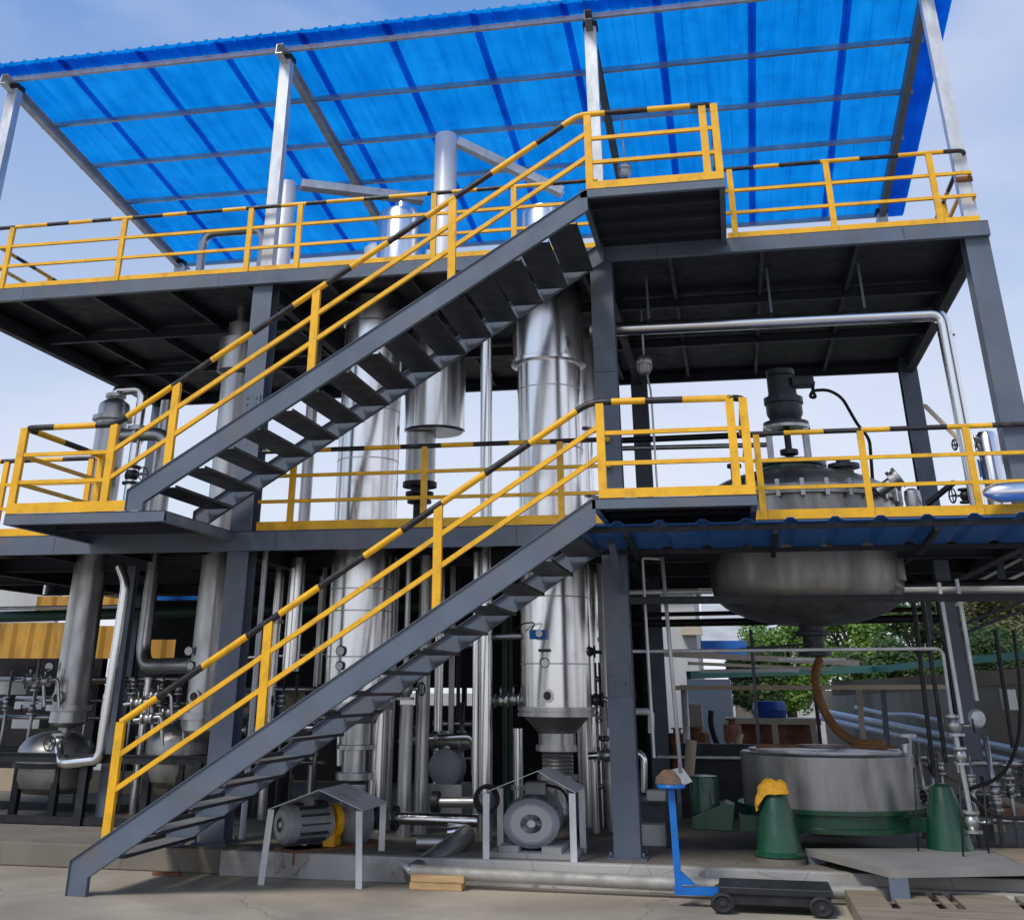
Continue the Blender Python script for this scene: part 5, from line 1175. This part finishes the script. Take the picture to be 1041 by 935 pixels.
# retaining wall, angled
p0, p1 = W(835,702,12.0), W(1110,684,5.2)
d = (p1-p0); nrm = Vector((-d.y, d.x, 0)).normalized()
mb = MB(); mb.add([Vector((p0.x,p0.y,0)),Vector((p1.x,p1.y,0)),Vector((p1.x,p1.y,p1.z)),Vector((p0.x,p0.y,p0.z))]+[Vector((p.x+nrm.x*.4,p.y+nrm.y*.4,z_)) for p, z_ in ((p0,0),(p1,0),(p1,p1.z),(p0,p0.z))],
    [(0,1,2,3),(7,6,5,4),(0,4,5,1),(1,5,6,2),(2,6,7,3),(3,7,4,0)])
rw = mb.build('retaining_wall', m_wall); tag(rw, 'stained brown retaining wall closing the yard on the right', 'wall')
for i, dv in enumerate((0, 14)):
    o = pipe('wall_pipe', ['upper galvanised pipe of the pair descending along the retaining wall', 'lower galvanised pipe of the pair descending along the retaining wall'][i], 'pipe', [W(832,722+dv*.5,11.0), W(1085,772+dv,5.2)], .05, m_white)
o = pipe('wall_pipe', 'wavy pale pipe higher on the retaining wall', 'pipe', [W(870,719,9.5), W(905,727,8.7), W(925,726,8.3), W(958,733,7.6)], .035, m_white, .3)
for i, (u, v0) in enumerate(((873,700),(897,700))):
    o = MB().bar(Vector((W(u,745,6.5).x,6.5,0)), W(u,v0,6.5), .08, .08).build('rack_post', [m_cream,m_steel][i]); tag(o, ['cream post under the level cream pipe', 'grey post under the level cream pipe'][i], 'post')
o = MB().bar(Vector((W(768,740,5).x,5,0)), W(763,640,5), .05, .05).build('rack_post', m_steel); tag(o, 'slim dark blue post in front of the blue barrel', 'post')
o = MB().bar(Vector((W(832,740,5.5).x,5.5,0)), W(828,700,5.5), .05, .05).build('rack_post', m_dark); tag(o, 'slim dark post behind the brown hose', 'post')
# blue barrel on a trestle
c = W(782,718,8.5); k = mpp(c)
ba = MB().lathe([(.02,8*k),(15*k,8*k),(16*k,6*k),(17*k,1*k),(17.5*k,0),(17*k,-1*k),(16*k,-6*k),(15.5*k,-7*k),(.02,-7*k)], (c.x,8.5,c.z-.05), n=28).build('barrel', m_plast); tag(ba, 'blue plastic barrel standing on a timber trestle in the yard', 'barrel')
zt_ = c.z-.05-7*k
ts = thing('trestle', 'rough cream timber trestle carrying the blue barrel', 'trestle', (c.x,8.5,0))
MB().box((c.x-.75,8.1,zt_-.09),(c.x+.8,8.95,zt_-.002)).build('top', m_cream, ts)
for X in (-.7, .05, .7): MB().bar((c.x+X,8.15,0),(c.x+X*.95,8.15,zt_-.09), .1, .1).build('leg', m_cream, ts)
MB().box((c.x-.65,8.7,.3),(c.x+.65,8.75,zt_-.1)).build('back_board', m_brick, ts)
# rusty clutter
for i, (u, v, hw, hh, m, lab) in enumerate(((708,762,14,16,m_rust,'rusty square tank in the yard left of the pale wall'),(690,770,10,22,m_rust,'narrow rusty drum beside the leaning pole'),(745,745,9,8,m_brick,'orange-brown valve crate in the yard in front of the pale wall'))):
    c = W(u, v, 6.5-i*.4); k = mpp(c)
    o = MB().lathe([(.02,hh*k),(hw*k*.9,hh*k),(hw*k,hh*k*.8),(hw*k,-hh*k),(.02,-hh*k)], c, n=20 if i != 0 else 8).build(['rusty_tank','rusty_drum','valve_crate'][i], m); tag(o, lab, ['tank','drum','crate'][i])
    MB().lathe([(hw*k*.4,0),(hw*k*.4,4*k),(hw*k*.6,4*k),(hw*k*.6,5*k),(.02,5*k)], (c.x,c.y,c.z+hh*k), n=14).build('lid', m_rust, o)
    for s in (-1,1): MB().bar((c.x+s*hw*k*.6,c.y,c.z-hh*k),(c.x+s*hw*k*.6,c.y,.0), .05, .05).build('leg', m_rust, o)
o = MB().box(W(700,715,8.9), (W(716,755,8.9).x,9.3,.05)).build('cabinet', m_cream, bevel=.01); tag(o, 'tall beige cabinet in the yard against the pale wall', 'cabinet')
o = MB().tube([W(723,722,6), W(722,735,6), W(727,752,6), W(732,762,6)], .04, 8, bend=.2).build('black_hose', m_rub); tag(o, 'black hose standing up in the yard in front of the pale wall', 'hose')
o = MB().tube([W(700,790,3.5), W(703,752,3.5)], .07, 12).build('cream_pipe', m_cream); tag(o, 'upright cream pipe stub with a worn top left of the centrifuge', 'pipe')
o = MB().tube([W(748,768,4.5), W(753,745,4.5)], .045, 10).build('cream_pipe', m_cream); tag(o, 'leaning cream pipe stub behind the centrifuge', 'pipe')
o = MB().tube([Vector((W(697,745,5.2).x,5.2,0)), W(695,696,5.2)], .05, 10).build('cream_pipe', m_galv); tag(o, 'pale upright pipe right of the leaning pole in the yard', 'pipe')
# dark tank parapet behind the centrifuge
o = MB().box((W(690,770,4.2).x,4.2,Z0),(W(800,770,4.2).x,4.35,W(740,756,4.2).z)).build('parapet', m_dark); tag(o, 'black low steel parapet behind the green motor', 'parapet')
o = MB().bar(W(668,769,4.1), W(755,770,4.1), .03, .03).build('parapet_rail', m_galv); tag(o, 'pale rail strip along the face of the black parapet', 'rail')
# bricks/boards at right
o = MB().box(W(1006,822,1.6)-Vector((0,0,.0)), W(1075,832,2.4)).build('timber_board', m_brick); tag(o, 'reddish board lying near the floor cable at right', 'board')
o = MB().bar(W(930,772,2.6), W(1075,838,1.6), .22, .03).build('timber_board', m_pallet); tag(o, 'long pale plank sloping on the floor behind the right green pillar', 'board')

# ------------------------------------------------------------------ trees
def tree(label, u, v_top, v_bot, hw, Y, m, nleaf, name='leafy_tree', size=.12):
    c = W(u, (v_top+v_bot)/2, Y); zt = W(u, v_top, Y).z; k = mpp(c)
    t = thing(name, label, 'tree', (c.x,Y,0), 'trees beyond the yard')
    Rx = hw*k; zc = (zt+.8)/2+.3; Rz = (zt-.8)/2
    limbs = MB().tube([(c.x,Y,0),(c.x+.1,Y,zc*.5),(c.x-.05,Y,zc)], [.17,.13,.09], 10); limbs.build('trunk', m_trunk, t)
    for i in range(6):
        a = i*1.05; MB().tube([(c.x,Y,zc*.55+.1*i),(c.x+math.cos(a)*Rx*.35,Y+math.sin(a)*Rx*.35,zc+.1*i),(c.x+math.cos(a)*Rx*.7,Y+math.sin(a)*Rx*.7,zc+Rz*.45)], [.07,.045,.02], 6).build('limb', m_trunk, t)
    mb = MB(); cl = []
    for i in range(26):
        while True:
            q_ = Vector((random.uniform(-1,1),random.uniform(-1,1),random.uniform(-1,1)))
            if .35 < q_.length < 1: break
        cl.append((Vector((c.x+q_.x*Rx*.85, Y+q_.y*Rx*.8, zc+q_.z*Rz*.85)), random.uniform(.18,.36)*min(Rx,Rz)*1.3))
    V = []; F = []
    for i in range(nleaf):
        p, r_ = random.choice(cl); q_ = Vector((random.gauss(0,1),random.gauss(0,1),random.gauss(0,1))).normalized()*r_*random.uniform(.55,1.05)
        p = p+q_; n_ = (q_.normalized()+Vector((random.uniform(-.7,.7),random.uniform(-.7,.7),random.uniform(-.2,.9)))).normalized(); x, y = frame(n_); s_ = size*random.uniform(.5,1.2)
        o_ = len(V); V += [p-x*s_*.5, p-y*s_*.3, p+x*s_*.5, p+y*s_*.3]; F.append((o_,o_+1,o_+2,o_+3))
    me = bpy.data.meshes.new('crown'); me.from_pydata([tuple(v) for v in V], [], F); me.materials.append(m); me.update()
    o = bpy.data.objects.new('crown', me); COL.objects.link(o); o.parent = t; o.matrix_parent_inverse = Matrix.Translation(t.location).inverted()
tree('bright green bushy tree right of the reactor outlet', 796, 628, 720, 46, 20, m_leaf1, 14000)
tree('bright green tree under the right half of the reactor', 868, 604, 720, 50, 21, m_leaf1, 16000)
tree('darker green tree behind the right leg', 938, 596, 720, 48, 22, m_leaf2, 13000)
tree('olive brown tree right of the right leg', 1000, 572, 710, 52, 23, m_leaf3, 14000)
tree('olive tree cut by the right edge', 1062, 545, 710, 60, 24, m_leaf3, 14000)
tree('low dark green tree above the blue barrel', 765, 660, 730, 30, 18, m_leaf2, 7000)
tree('low dark green shrub above the retaining wall', 900, 660, 715, 50, 15, m_leaf2, 10000, size=.12)
tree('dark shrub at the right above the retaining wall', 1010, 640, 700, 55, 13, m_leaf2, 10000, size=.11)
